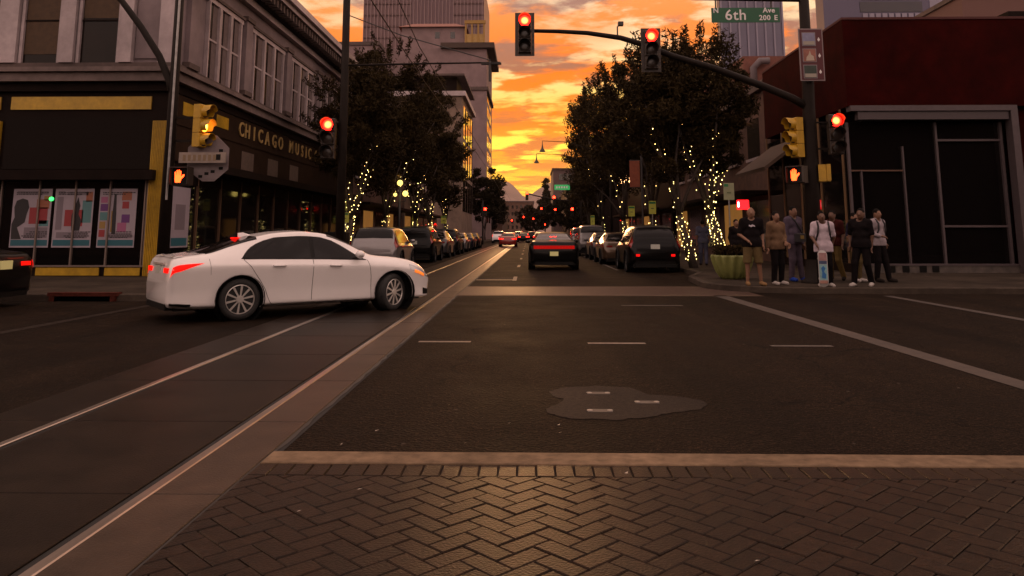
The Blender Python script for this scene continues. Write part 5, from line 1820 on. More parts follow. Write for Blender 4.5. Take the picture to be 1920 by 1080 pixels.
mb = MB().plate([(-8.45, 2.95), (-8.05, 2.66), (-7.75, 2.66), (-7.42, 2.95), (-7.42, 3.48), (-7.75, 3.80), (-8.15, 3.80), (-8.45, 3.5)], 18.905, 18.92)
mb.build('panel', mat('greyed_sign_white', (0.17, 0.135, 0.135), 0.6, var=0.15, vscale=6), sg_)
for x, z in ((-7.62, 3.42), (-7.66, 3.28), (-7.95, 2.85), (-8.1, 2.78), (-7.8, 2.90), (-7.6, 2.98)):
    MB().box(x - .05, x + .05, 18.90, 18.9045, z - .035, z + .035).build('mark', M_BLACK, sg_)
pk = thing('plank_sign', 'narrow white plank sign with worn lettering on the left corner pole', 'sign', (-7.95, 18.72, 3.1))
MB().box(-8.58, -7.42, 18.72, 18.74, 3.10, 3.36).build('panel', mat('plank_white', (0.25, 0.20, 0.165), 0.6, var=0.15, vscale=9), pk)
for k in range(7):
    x = -8.48 + k * 0.125
    MB().box(x, x + 0.07, 18.714, 18.7195, 3.15, 3.30).build('worn_letter', mat('worn_lettering', (0.20, 0.14, 0.08), 0.7), pk)
MB().box(-7.66, -7.55, 18.714, 18.7195, 3.17, 3.31).build('worn_letter', M_BLACK, pk)

# ---- catenary pole on the left kerb with bracket arm over the track
cp = thing('catenary_pole', 'tall dark tram wire pole with a bracket arm beside the left red signal', 'pole', (-4.86, 20.0, 0.13))
MB().tube([(-4.86, 20, 0.13), (-4.86, 20, 4.5), (-4.90, 20, 10.5)], [0.12, 0.105, 0.085], 14).build('pole', M_BROWNPOLE, cp, smooth=True)
MB().lathe([(0.27, 0), (0.27, 0.06), (0.19, 0.14), (0.16, 0.5)], 16, T(-4.86, 20, 0.13)).build('base', M_BROWNPOLE, cp, smooth=True)
MB().tube([(-4.88, 20, 5.80), (-2.8, 20, 5.84), (-0.75, 20, 5.86)], [0.028, 0.025, 0.022], 8).build('bracket_arm', M_BROWNPOLE, cp, smooth=True)
MB().tube([(-4.88, 20, 7.2), (-3.4, 20, 6.62), (-1.0, 20, 5.92)], 0.014, 6).build('stay_rod', M_DARKSTEEL, cp)
mb = MB().tube([(-1.02, 20, 5.9), (-1.02, 20, 5.35)], 0.035, 6)
mb.tube([(-1.25, 20, 5.83), (-0.72, 20, 5.83)], 0.035, 6)
mb.build('insulator', M_DARKSTEEL, cp)
for z in (3.55, 4.25):
    MB().box(-5.35, -4.9, 19.97, 20.03, z - 0.02, z + 0.02).build('bracket', M_BROWNPOLE, cp)
traffic_signal('glowing red signal on the left, fixed to the tall tram wire pole', (-5.21, 19.9, 3.83), 0, lit=0, housing=M_sigdark)
wr = thing('tram_wire', 'thin black tram contact wire slung above the rails', 'cable', (-2.8, 60, 5.2))
mb = MB()
pts = [(-2.8, y_, 5.42 + 0.25 * abs(math.sin((y_ - 20) / 60 * math.pi))) for y_ in np.linspace(-6, 150, 60)]
mb.tube(pts, 0.012, 5)
mb.build('contact_wire', M_BLACK, wr)
mb = MB().tube([(-2.95, -6, 8.2), (-2.9, 20, 6.3), (-2.75, 60, 6.2), (-2.75, 95, 6.2), (-2.7, 150, 6.2)], 0.012, 5)
mb.build('messenger_wire', M_BLACK, wr)

# ---- right corner pole with curved mast arm, signals and signs
rp = thing('mast_arm_pole', 'dark signal mast on the right corner with a long curved arm over the street', 'pole', (7.40, 20.5, 0.13))
MB().tube([(7.38, 20.5, 0.13), (7.42, 20.5, 3.0), (7.48, 20.5, 5.6), (7.50, 20.5, 9.2)], [0.20, 0.18, 0.15, 0.12], 16).build('pole', M_BROWNPOLE, rp, smooth=True)
MB().lathe([(0.36, 0), (0.36, 0.05), (0.26, 0.12), (0.22, 0.6)], 18, T(7.38, 20.5, 0.13)).build('base', M_BROWNPOLE, rp, smooth=True)
arm_pts = [(7.42, 4.72), (7.05, 4.95), (6.3, 5.28), (5.0, 5.78), (3.9, 6.12), (3.1, 6.45), (2.5, 6.64), (1.6, 6.78), (0.8, 6.83), (0.0, 6.85)]
MB().tube([(x, 20.5, z) for x, z in arm_pts], [0.11, 0.105, 0.10, 0.09, 0.085, 0.078, 0.07, 0.062, 0.055, 0.05], 12).build('mast_arm', M_BROWNPOLE, rp, smooth=True)
MB().tube([(7.5, 20.5, 7.66), (4.45, 20.5, 7.72)], [0.05, 0.035], 8).build('sign_arm', M_BROWNPOLE, rp, smooth=True)
for x in (5.1, 6.6):
    MB().tube([(x, 20.5, 7.69), (x, 20.5, 7.46)], 0.02, 6).build('sign_hanger', M_DARKSTEEL, rp)
for z in (3.6, 4.3):
    MB().box(7.5, 8.0, 20.46, 20.52, z - .02, z + .02).build('bracket', M_BROWNPOLE, rp)
for z in (3.55, 4.2):
    MB().box(7.0, 7.4, 20.48, 20.54, z - .02, z + .02).build('bracket', M_BROWNPOLE, rp)
mb = MB().tube([(2.42, 20.5, 6.72), (2.42, 20.5, 6.95), (2.5, 20.5, 7.0)], 0.02, 6)
mb.box(2.44, 2.58, 20.42, 20.58, 6.98, 7.08)
mb.build('camera_detector', M_DARKSTEEL, rp)
traffic_signal('red signal at the tip of the mast arm against the sky', (-0.10, 20.38, 6.72), 0, lit=0, backplate=True)
traffic_signal('red signal halfway along the mast arm above the right trees', (3.29, 20.36, 6.26), 0, lit=0, backplate=True)
traffic_signal('red signal on the right side of the mast pole near the red building', (8.08, 20.42, 3.97), 0, lit=0)
traffic_signal('yellow signal seen from the side on the right corner, facing left', (7.10, 20.52, 3.90), R(-74), lit=None, housing=M_sigyellow, group='yellow side facing signals')
ped_signal('red hand pedestrian signal on the right corner mast', (7.0, 20.3, 2.90), R(-48), True, M_sigdark)
ped_signal('yellow cased pedestrian signal turned away on the right corner mast', (7.72, 20.5, 2.95), R(70), False, M_sigyellow)
ss = thing('street_name_sign', 'green street name sign hanging from the right mast', 'sign', (5.89, 20.46, 7.03))
MB().box(4.97, 6.81, 20.455, 20.475, 7.04, 7.45).build('panel', M_signgreen, ss)
for tx, sz, x, z in (('N', 0.17, 5.09, 7.37), ('6th', 0.36, 5.62, 7.235), ('Ave', 0.17, 6.52, 7.37), ('200', 0.17, 6.40, 7.16), ('E', 0.17, 6.70, 7.16)):
    moved(text_mesh(tx, sz * 1.15, 0.004, bold=0.004, spacing=1.08), T(x, 20.449, z)).build('lettering', M_WHITEPAINT, ss)
ws = thing('wayfinding_sign', 'maroon wayfinding panel with three pictures on the right mast', 'sign', (7.52, 20.25, 5.38))
MB().box(7.20, 7.84, 20.24, 20.265, 5.38, 6.80).build('border', mat('sign_border_grey', (0.22, 0.17, 0.17), 0.6), ws)
MB().box(7.23, 7.81, 20.232, 20.2395, 5.41, 6.77).build('panel', M_maroon, ws)
for k, c in enumerate(((0.20, 0.20, 0.30), (0.26, 0.10, 0.07), (0.03, 0.045, 0.035))):
    z = 6.32 - k * 0.44
    MB().box(7.28, 7.64, 20.224, 20.2315, z, z + 0.37).build('picture_frame', mat('picture_edge', (0.22, 0.18, 0.19), 0.6), ws)
    MB().box(7.30, 7.62, 20.218, 20.2235, z + 0.02, z + 0.35).build('picture', mat('wayfinding_picture_%s' % ('sky', 'church', 'hill')[k], c, 0.6, var=0.25, vscale=5), ws)
    if k == 1:
        MB().plate([(7.36, z + .04), (7.58, z + .04), (7.56, z + .16), (7.50, z + .20), (7.47, z + .31), (7.43, z + .2), (7.38, z + .14)], 20.212, 20.2175).build('picture_motif', mat('cream_motif', (0.42, 0.34, 0.26), 0.6), ws)
    else:
        MB().box(7.31, 7.61, 20.212, 20.2175, z + 0.03, z + 0.13).build('picture_motif', mat('pale_motif%s' % 'ab'[k // 2], (0.30, 0.27, 0.22), 0.6), ws)
    MB().plate([(7.69, z + .17), (7.725, z + .12), (7.76, z + .17), (7.725, z + .24)], 20.224, 20.2315).build('arrow_mark', M_WHITEPAINT, ws)

# ---- signals of the next junctions
M_far_red = mat('distant_red_lens', (0.4, 0.01, 0.01), 0.4, emit=(1.0, 0.006, 0.002), estr=40.0)
GFAR = 'distant red signals down the street'
far_heads = [((988, 362), 96, 'far red signal hanging left of the lane centre under the mountains'), ((1039, 370), 96, 'far red signal right of the lane centre below the green sign'),
             ((910, 392), 96, 'far red signal on the left pole at the next junction'), ((1073, 392), 96, 'far red signal on the right pole at the next junction'),
             ((1015, 391), 150, 'distant red signal left of the pair over the coupe'), ((1041, 393), 150, 'distant red signal above the coupe roof'), ((982, 407), 215, 'very distant red signal left of the lane centre'),
             ((1000, 410), 215, 'very distant red signal near the lane centre'), ((960, 413), 215, 'very distant red signal on the left'), ((1022, 421), 215, 'very distant red signal low over the coupe roof')]
for (px_, py_), Y, lab in far_heads:
    p = on_y(px_, py_ , Y)
    traffic_signal(lab, (p.x, p.y, p.z - 0.355), 0, lit=0, group=GFAR, lens=M_far_red)
mast = thing('mast_arm_pole', 'distant signal mast with a straight arm at the next junction', 'pole', (6.4, 96.3, 0.0))
MB().tube([(6.4, 96.3, 0.0), (6.4, 96.3, 8.6)], [0.16, 0.12], 10).build('pole', M_BROWNPOLE, mast, smooth=True)
a, b_ = on_y(990, 362, 96.3), on_y(1040, 372, 96.3)
MB().tube([(6.4, 96.3, 5.3), (b_.x, 96.3, b_.z - 0.2), (a.x, 96.3, a.z - 0.1)], [0.10, 0.08, 0.06], 8).build('mast_arm', M_BROWNPOLE, mast, smooth=True)
pl_ = on_y(910, 392, 96.3)
pole2 = thing('signal_pole', 'distant signal pole on the left at the next junction', 'pole', (pl_.x - 0.3, 96.3, 0.0))
MB().tube([(pl_.x - .3, 96.3, 0), (pl_.x - .3, 96.3, 5.4)], 0.1, 8).build('pole', M_BROWNPOLE, pole2, smooth=True)
MB().box(pl_.x - .3, pl_.x, 96.2, 96.25, 4.0, 4.06).build('bracket', M_BROWNPOLE, pole2)
gs = on_y(1054, 351, 96)
g2 = thing('street_name_sign', 'small green street name sign over the far right lane', 'sign', (gs.x, 96.2, gs.z - .35))
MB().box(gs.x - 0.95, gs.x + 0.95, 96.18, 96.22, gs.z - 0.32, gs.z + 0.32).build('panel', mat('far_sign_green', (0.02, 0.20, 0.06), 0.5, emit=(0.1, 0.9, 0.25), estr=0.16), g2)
for k in range(5):
    MB().box(gs.x - 0.75 + k * 0.31, gs.x - 0.55 + k * 0.31, 96.165, 96.178, gs.z - 0.12, gs.z + 0.12).build('lettering', M_WHITEPAINT, g2)
MB().tube([(gs.x, 96.25, gs.z + 0.3), (6.4, 96.3, gs.z + 0.3)], 0.04, 6).build('sign_arm', M_BROWNPOLE, g2)

# ---- pendant street lamps reaching out from the right
for k, (px_, py_, Y) in enumerate(((1017, 278, 57), (1006, 300, 66))):
    p = on_y(px_, py_, Y)
    l = thing('pendant_street_lamp', ('bell shaped street lamp on a thin arm over the road, upper of two', 'bell shaped street lamp on a thin arm over the road, lower of two')[k], 'street lamp', (6.0, Y, 0.13), group='pendant street lamps')
    MB().tube([(6.0, Y, 0.13), (6.0, Y, p.z - 1.2)], [0.10, 0.07], 8).build('pole', M_BROWNPOLE, l, smooth=True)
    MB().tube([(6.0, Y, p.z - 1.25), (4.6, Y, p.z - 0.15), (3.0, Y, p.z + 0.45), (p.x, Y, p.z + 0.55)], [0.045, 0.035, 0.025, 0.02], 6).build('arm', M_BROWNPOLE, l, smooth=True)
    MB().lathe([(0.24, -0.26), (0.17, -0.14), (0.085, -0.02), (0.05, 0.15), (0.03, 0.30), (0.02, 0.55)], 14, T(p.x, Y, p.z)).build('bell_shade', M_DARKSTEEL, l, smooth=True)

# ---- globe lamps on the left pavement
gl_ = thing('globe_street_lamp', 'street lamp with lit yellow globes among the left trees', 'street lamp', (-7.0, 41.0, 0.13))
gp = [on_y(750, 343, 41), on_y(760, 363, 41), on_y(741, 365, 41)]
cx_ = gp[0].x
MB().tube([(cx_, 41, 0.13), (cx_, 41, gp[0].z - 0.2)], [0.09, 0.05], 8).build('pole', M_DARKSTEEL, gl_, smooth=True)
M_globe = mat('lit_globe', (0.8, 0.7, 0.3), 0.4, emit=(1.0, 0.74, 0.16), estr=1.1)
for q in gp[1:]:
    MB().tube([(cx_, 41, q.z - .45), (q.x, 41, q.z - .4), (q.x, 41, q.z - .18)], 0.025, 6).build('arm', M_DARKSTEEL, gl_)
for k, q in enumerate(gp):
    MB().ball((q.x, 41, q.z), 0.155 if k < 2 else 0.10, 16, 10).build('globe', M_globe, gl_, smooth=True)

# ---- small parking signs (pale lime, catching light) on thin posts
GP = 'pale parking signs on posts along the kerbs'
signs = [(1366, 359, 27, 0.36, 0.58, 'white and green parking sign on a post above the planter'), (1223, 389, 40, 0.36, 0.66, 'lime parking sign behind the black crossover on the right'),
         (1184, 396, 50, 0.40, 0.66, 'lime parking sign among the right string lights'), (1111, 413, 66, 0.34, 0.8, 'narrow pale sign furthest along the right kerb'),
         (650, 384, 34, 0.3, 0.5, 'upper lime sign behind the catenary pole on the left'), (647, 408, 33, 0.34, 0.42, 'lower lime sign behind the catenary pole on the left'),
         (778, 412, 52, 0.38, 1.0, 'tall lime sign between the left string lit trunks'), (832, 412, 62, 0.45, 0.6, 'lime sign furthest along the left kerb')]
for px_, py_, Y, w, h, lab in signs:
    p = on_y(px_, py_, Y)
    t = thing('parking_sign', lab, 'sign', (p.x, Y, 0.13), group=GP)
    MB().tube([(p.x, Y, 0.13), (p.x, Y, p.z + h / 2)], 0.025, 6).build('post', M_STEEL, t)
    green = px_ == 1366
    MB().box(p.x - w / 2, p.x + w / 2, Y - 0.05, Y - 0.03, p.z - h / 2, p.z + h / 2).build('panel', mat('pale_sign_face', (0.24, 0.25, 0.14), 0.5, var=0.1) if green else mat('lime_sign_face', (0.46, 0.48, 0.07), 0.5, var=0.12), t)
    MB().box(p.x - w / 2 + .02, p.x + (w / 2 - .02 if not green else -0.02), Y - 0.058, Y - 0.0505, p.z + h * .28, p.z + h * .44).build('green_band', mat('sign_green_print', (0.02, 0.16, 0.05), 0.5), t)
    MB().box(p.x - w * .2, p.x + w * .2, Y - 0.058, Y - 0.0505, p.z - h * .12, p.z - h * .04).build('print_line', mat('sign_grey_print', (0.10, 0.12, 0.05), 0.5), t)

# ---- red banner hanging among the right trees, dark notice box on the left, red lit shop sign
bn = thing('street_banner', 'rust red banner hanging from a post among the right trees', 'banner', (7.4, 42.0, 0.13))
p = on_y(1190, 325, 37)
bn.location = (p.x, 37, 0.13)
MB().box(p.x - 0.24, p.x + 0.24, 36.99, 37.01, p.z - 0.65, p.z + 0.6).build('cloth', mat('rust_banner_cloth', (0.20, 0.05, 0.022), 0.8, var=0.2), bn)
MB().tube([(p.x + 0.34, 37.05, 0.13), (p.x + 0.34, 37.05, p.z + 0.9)], 0.05, 8).build('post', M_DARKSTEEL, bn)
for z in (p.z - 0.67, p.z + 0.62):
    MB().tube([(p.x + .34, 37.02, z), (p.x - .26, 37.02, z)], 0.015, 6).build('rod', M_DARKSTEEL, bn)
nb = thing('notice_box', 'dark box with faint lettering on the left pavement beside the silver crossover', 'box', (-7.75, 31.5, 0.13))
MB().cham(-8.2, -7.35, 31.2, 31.8, 0.13, 1.45, 0.03).build('cabinet', M_BLACK, nb)
MB().box(-8.1, -7.45, 31.185, 31.199, 0.95, 1.12).build('lettering', mat('faint_grey_print', (0.09, 0.085, 0.1), 0.7, var=0.5, vscale=25), nb)
MB().box(-8.1, -7.45, 31.185, 31.199, 0.80, 0.88).build('lettering', MATS['faint_grey_print'], nb)
p = on_y(1393, 384, 33)
rs = thing('lit_shop_sign', 'small bright red lit sign by the red building shopfront', 'sign', (p.x, 33, p.z))
MB().cham(-0.24, 0.24, -0.2, 0.2, -0.05, 0.05, 0.02, Matrix.Rotation(R(90), 4, 'X')).build('lamp_box', mat('red_neon', (0.4, 0.01, 0.02), 0.5, emit=(1.0, 0.006, 0.008), estr=3.0), rs, world=False)
MB().box(-0.02, 0.02, 0.051, 0.4, -0.02, 0.02).build('bracket', M_DARKSTEEL, rs, world=False)
MB().box(-0.235, -0.17, -0.056, -0.0505, -0.10, 0.12).build('white_mark', mat('white_neon', (0.5, 0.4, 0.4), 0.5, emit=(1.0, 0.75, 0.75), estr=3.0), rs, world=False)
# small green lamp glint in the shop window
p = on_y(96, 373, 23.25)
gg = thing('green_neon_lamp', 'tiny green lit sign between the shop window posters', 'lamp', (p.x, 23.262, p.z))
MB().ball((0, 0, 0), 0.07, 10, 8, (1.1, 0.25, 0.9)).build('glow_tube', mat('green_neon', (0.02, 0.4, 0.06), 0.5, emit=(0.05, 1.0, 0.15), estr=1.6), gg, world=False, smooth=True)
MB().box(-0.01, 0.01, 0.02, 0.035, -0.08, 0.3).build('bracket', M_DARKSTEEL, gg, world=False)

# ================================================================== PEOPLE
def surface_nets(f, lo, hi, h):
    lo, hi = np.array(lo, float), np.array(hi, float)
    n = np.maximum(4, np.ceil((hi - lo) / h).astype(int) + 1)
    ax = [lo[i] + h * np.arange(n[i]) for i in range(3)]
    G3 = np.stack(np.meshgrid(*ax, indexing='ij'), -1)
    V = f(G3.reshape(-1, 3)).reshape(n)
    ins = V < 0
    c = n - 1
    cnt = np.zeros(c)
    acc = np.zeros(tuple(c) + (3,))

    def sl(o):
        return tuple(slice(o[i], o[i] + c[i]) for i in range(3))
    cor = [(a, b, d) for a in (0, 1) for b in (0, 1) for d in (0, 1)]
    for a in cor:
        for ax_ in range(3):
            if a[ax_] == 0:
                b = list(a)
                b[ax_] = 1
                va, vb = V[sl(a)], V[sl(b)]
                m = (va < 0) != (vb < 0)
                t = np.where(m, va / np.where(m, va - vb, 1), 0)
                p = np.zeros(tuple(c) + (3,))
                p[...] = a
                p[..., ax_] += t
                acc += p * m[..., None]
                cnt += m
    act = cnt > 0
    idx = -np.ones(tuple(c), int)
    idx[act] = np.arange(act.sum())
    cell = np.stack(np.meshgrid(*[np.arange(k) for k in c], indexing='ij'), -1)
    P = lo + h * (cell[act] + acc[act] / cnt[act][:, None])
    faces = []
    for ax_ in range(3):
        o1, o2 = [(1, 2), (2, 0), (0, 1)][ax_]
        s0 = [slice(1, n[i] - 1) for i in range(3)]
        s0[ax_] = slice(0, n[ax_] - 1)
        s1 = list(s0)
        s1[ax_] = slice(1, n[ax_])
        a, b = ins[tuple(s0)], ins[tuple(s1)]
        w = np.argwhere(a != b)
        if not len(w):
            continue
        flag = a[tuple(w.T)]
        base_ = w + 1
        base_[:, ax_] -= 1
        q = []
        for d1, d2 in ((-1, -1), (0, -1), (0, 0), (-1, 0)):
            k = base_.copy()
            k[:, o1] += d1
            k[:, o2] += d2
            q.append(idx[tuple(k.T)])
        q = np.stack(q, -1)
        q[~flag] = q[~flag][:, ::-1]
        faces.append(q)
    return P, np.concatenate(faces)


def sd_cap(p, a, b, ra, rb):
    a, b = np.array(a, float), np.array(b, float)
    d = b - a
    t = np.clip((p - a) @ d / max(d @ d, 1e-9), 0, 1)
    return np.linalg.norm(p - a - t[:, None] * d, axis=1) - (ra + t * (rb - ra))


def sd_ell(p, c, r):
    r = np.array(r, float)
    q = (p - np.array(c)) / r
    k = np.linalg.norm(q, axis=1)
    return (k - 1) * r.min()


def smin(a, b, k):
    h = np.clip(0.5 + 0.5 * (b - a) / k, 0, 1)
    return b * (1 - h) + a * h - k * h * (1 - h)


def union(p, prims, k):
    d = None
    for q in prims:
        v = sd_cap(p, *q[1:]) if q[0] == 'c' else sd_ell(p, *q[1:])
        d = v if d is None else smin(d, v, k)
    return d


def bounds(prims, pad=0.04):
    lo, hi = np.full(3, 9.0), np.full(3, -9.0)
    for q in prims:
        if q[0] == 'c':
            for c, r in ((q[1], q[3]), (q[2], q[4])):
                lo = np.minimum(lo, np.array(c) - r)
                hi = np.maximum(hi, np.array(c) + r)
        else:
            lo = np.minimum(lo, np.array(q[1]) - np.array(q[2]))
            hi = np.maximum(hi, np.array(q[1]) + np.array(q[2]))
    return lo - pad, hi + pad


def sdf_mesh(prims, k, h, clip_=None):
    f = (lambda p: union(p, prims, k)) if clip_ is None else (lambda p: clip_(p, union(p, prims, k)))
    lo, hi = bounds(prims)
    return surface_nets(f, lo, hi, h)


def sdf_obj(name, parts, m, parent, sc):
    vs, fs, o = [], [], 0
    for P_, F_ in parts:
        vs.append(P_ * sc)
        fs.append(F_ + o)
        o += len(P_)
    mb = MB()
    mb.v = [tuple(v) for v in np.concatenate(vs).tolist()]
    mb.f = [tuple(q) for q in np.concatenate(fs).tolist()]
    return mb.build(name, m, parent, world=False, smooth=True)


M_skin = mat('warm_skin', (0.20, 0.10, 0.058), 0.6, var=0.08, vscale=12)
M_skin2 = mat('tan_skin', (0.12, 0.058, 0.034), 0.6, var=0.08, vscale=12)
M_hair = mat('dark_hair', (0.006, 0.004, 0.003), 0.8, spec=0.1)
M_eye = mat('dark_eye', (0.01, 0.008, 0.008), 0.3)
M_lip = mat('muted_lip', (0.16, 0.06, 0.045), 0.5)


def cloth(name, c, var=0.15):
    return mat('cloth_' + name, c, 0.9, var=var, vscale=9, bump=0.8, bscale=14, spec=0.05)


def hand_prims(w, d, side, curl=0.35):
    """hand from wrist w along direction d; thumb to the front"""
    d = np.array(d, float)
    d /= np.linalg.norm(d)
    f = np.array([0, -1.0, 0])
    f = f - d * (f @ d)
    f /= np.linalg.norm(f)
    n = np.cross(d, f) * side          # palm normal (towards the body)
    w = np.array(w, float)
    pr = [('c', w, w + d * 0.03, 0.026, 0.030)]
    for k, (o, ln) in enumerate(((0.030, 0.070), (0.010, 0.080), (-0.010, 0.074), (-0.029, 0.058))):
        a = w + d * 0.035 + f * o * 0.8
        b = w + d * 0.092 + f * o
        pr.append(('c', a, b, 0.0125, 0.011))
        m = b + (d * 0.85 - n * curl * 0.6) * ln * 0.5
        e = m + (d * 0.6 - n * curl * 1.6) * ln * 0.5
        pr.append(('c', b, m, 0.0095, 0.0088))
        pr.append(('c', m, e, 0.0088, 0.0075))
    a = w + d * 0.03 + f * 0.026
    b = a + d * 0.04 + f * 0.028 - n * 0.012
    pr.append(('c', a, b, 0.013, 0.011))
    pr.append(('c', b, b + d * 0.033 + f * 0.006 - n * 0.012, 0.010, 0.008))
    return pr


def person(label, px_, Y, height, shirt, legs, shoe, face=0.0, sleeves='short', leg_style='trousers', hair='short', pose=None, skin=None, emblem=False, hem=0.86, build=1.0, head_tilt=(0, 0), feet_px=None):
    p0 = on_y(px_, 500, Y)
    t = thing('person', label, 'person', (p0.x, Y, 0.135), R(face), 'people waiting on the right corner')
    sc = height / 1.76
    skin = skin or M_skin
    J = dict(sl=(-.185, 0, 1.43), sr=(.185, 0, 1.43), el=(-.235, .03, 1.14), er=(.235, .03, 1.14), wl=(-.235, -.05, .90), wr=(.235, -.05, .90),
             hl=(-.085, 0, .93), hr=(.085, 0, .93), kl=(-.105, -.03, .51), kr=(.105, -.03, .51), al=(-.115, .02, .085), ar=(.115, .02, .085),
             tl=(-.14, -.15, .035), tr=(.14, -.15, .035))
    J.update(pose or {})
    tx, ty = head_tilt
    hc = np.array((tx * 0.06, -.015 + ty * 0.05, 1.635 - abs(ty) * 0.01))
    b = build
    torso = [('c', (-.10 * b, .005, 1.35), (.10 * b, .005, 1.35), .105, .105), ('c', (-.07 * b, 0, 1.15), (.07 * b, 0, 1.15), .105, .105), ('c', (-.075 * b, 0, .97), (.075 * b, 0, .97), .115, .115),
             ('c', (0, 0, 1.35), (0, 0, .97), .11, .11), ('c', J['sl'], (-.08, 0, 1.47), .06, .055), ('c', J['sr'], (.08, 0, 1.47), .06, .055)]
    arms = [('c', J['sl'], J['el'], .052, .041), ('c', J['el'], J['wl'], .040, .027), ('c', J['sr'], J['er'], .052, .041), ('c', J['er'], J['wr'], .040, .027)]
    legp = [('c', J['hl'], J['kl'], .085, .055), ('c', J['kl'], J['al'], .056, .036), ('c', J['hr'], J['kr'], .085, .055), ('c', J['kr'], J['ar'], .056, .036)]
    feet = [('c', np.array(J['al']) - (0, 0, .03), J['tl'], .04, .034), ('c', np.array(J['ar']) - (0, 0, .03), J['tr'], .04, .034)]
    head = [('c', (0, .01, 1.46), tuple(hc + (0, .015, -.06)), .055, .052), ('e', tuple(hc), (.076, .095, .118)), ('e', tuple(hc + (0, -.035, -.055)), (.052, .055, .062)),
            ('c', tuple(hc + (0, -.092, .01)), tuple(hc + (0, -.108, -.02)), .010, .015), ('e', tuple(hc + (-.077, .01, -.005)), (.012, .022, .032)), ('e', tuple(hc + (.077, .01, -.005)), (.012, .022, .032))]
    parts = [sdf_mesh(torso + arms + legp + head, 0.035, 0.0165)]
    for s, w, e in ((-1, 'wl', 'el'), (1, 'wr', 'er')):
        parts.append(sdf_mesh(hand_prims(J[w], np.array(J[w]) - np.array(J[e]), s), 0.010, 0.0065))
    body = sdf_obj('body', parts, skin, t, sc)
    # shirt
    g_ = .016
    sp = [(q[0], q[1], q[2], q[3] + g_, q[4] + g_) for q in torso] + [('c', (-.09 * b, 0, hem + .10), (.09 * b, 0, hem + .10), .128, .128), ('c', (-.09 * b, 0, hem), (.09 * b, 0, hem), .128, .128)]
    for s in ('l', 'r'):
        a_, e_, w_ = (np.array(J[k + s]) for k in 'sew')
        if sleeves == 'long':
            sp += [('c', a_, e_, .07, .056), ('c', e_, e_ + (w_ - e_) * 0.93, .055, .040)]
        else:
            sp += [('c', a_, a_ + (e_ - a_) * 0.80, .074, .068)]
    top_cut = 1.475

    def sclip(p, d):
        d = np.maximum(d, hem - p[:, 2])
        neck = np.linalg.norm((p - np.array((0, -.03, 1.50))) / np.array((1, 1, .75)), axis=1) - .075
        return np.maximum(d, -neck)
    sdf_obj('shirt' if sleeves == 'short' else 'top', [sdf_mesh(sp, 0.045, 0.0165, sclip)], shirt, t, sc)
    # legs
    if leg_style == 'shorts':
        lp_ = [('c', J['hl'], J['kl'], .118, .095), ('c', J['hr'], J['kr'], .118, .095), ('c', (-.08, 0, .97), (.08, 0, .97), .128, .128)]
        cut = .50
    else:
        lp_ = [('c', J['hl'], J['kl'], .105, .078), ('c', J['kl'], J['al'], .077, .062), ('c', J['hr'], J['kr'], .105, .078), ('c', J['kr'], J['ar'], .077, .062), ('c', (-.08, 0, .97), (.08, 0, .97), .124, .124)]
        cut = .055
    sdf_obj('shorts' if leg_style == 'shorts' else 'trousers', [sdf_mesh(lp_, 0.03, 0.0165, lambda p, d: np.maximum(np.maximum(d, cut - p[:, 2]), p[:, 2] - 1.04))], legs, t, sc)
    for q in feet:
        sdf_obj('shoe', [sdf_mesh([(q[0], q[1], q[2], q[3] + .012, q[4] + .008)], 0.02, 0.012, lambda p, d: np.maximum(d, -p[:, 2] + 0.0))], shoe, t, sc)
    # hair
    hp = [('e', tuple(hc + (0, .014, .016)), (.086, .100, .118))]
    if hair == 'long':
        hp += [('c', tuple(hc + (-.06, .05, -.02)), tuple(hc + (-.075, .06, -.24)), .045, .03), ('c', tuple(hc + (.06, .05, -.02)), tuple(hc + (.075, .06, -.24)), .045, .03), ('c', tuple(hc + (0, .07, 0)), tuple(hc + (0, .08, -.25)), .06, .045)]

    def hclip(p, d):
        q = p - hc
        facecut = np.minimum(-(q[:, 1] + 0.045), 0.062 - q[:, 2])      # front and below the hairline
        low = (-0.045 if hair == 'short' else -0.30) - q[:, 2]
        return np.maximum(np.maximum(d, facecut), low)
    if hair:
        sdf_obj('hair', [sdf_mesh(hp, 0.03, 0.012, hclip)], M_hair, t, sc)
    for s in (-1, 1):
        c = (hc + (s * .032, -.083, .006)) * sc
        MB().ball(tuple(c), .011 * sc, 8, 6, (1.3, .7, .8)).build('eye', M_eye, t, world=False, smooth=True)
    c = (hc + (0, -.084, -.062)) * sc
    MB().ball(tuple(c), .018 * sc, 8, 6, (1.2, .5, .35)).build('mouth', M_lip, t, world=False, smooth=True)
    if emblem:
        mb = MB().plate([(x * 0.07 * sc, (1.335 + z * 0.035) * sc) for x, z in ((-1, -.2), (-.2, -.9), (.3, -.3), (1, -.7), (.8, .3), (.1, .9), (-.4, .3), (-.9, .7))], -.136 * sc, -.122 * sc)
        mb.build('shirt_emblem', mat('white_print', (0.5, 0.45, 0.5), 0.8), t, world=False)
    return t, sc, J


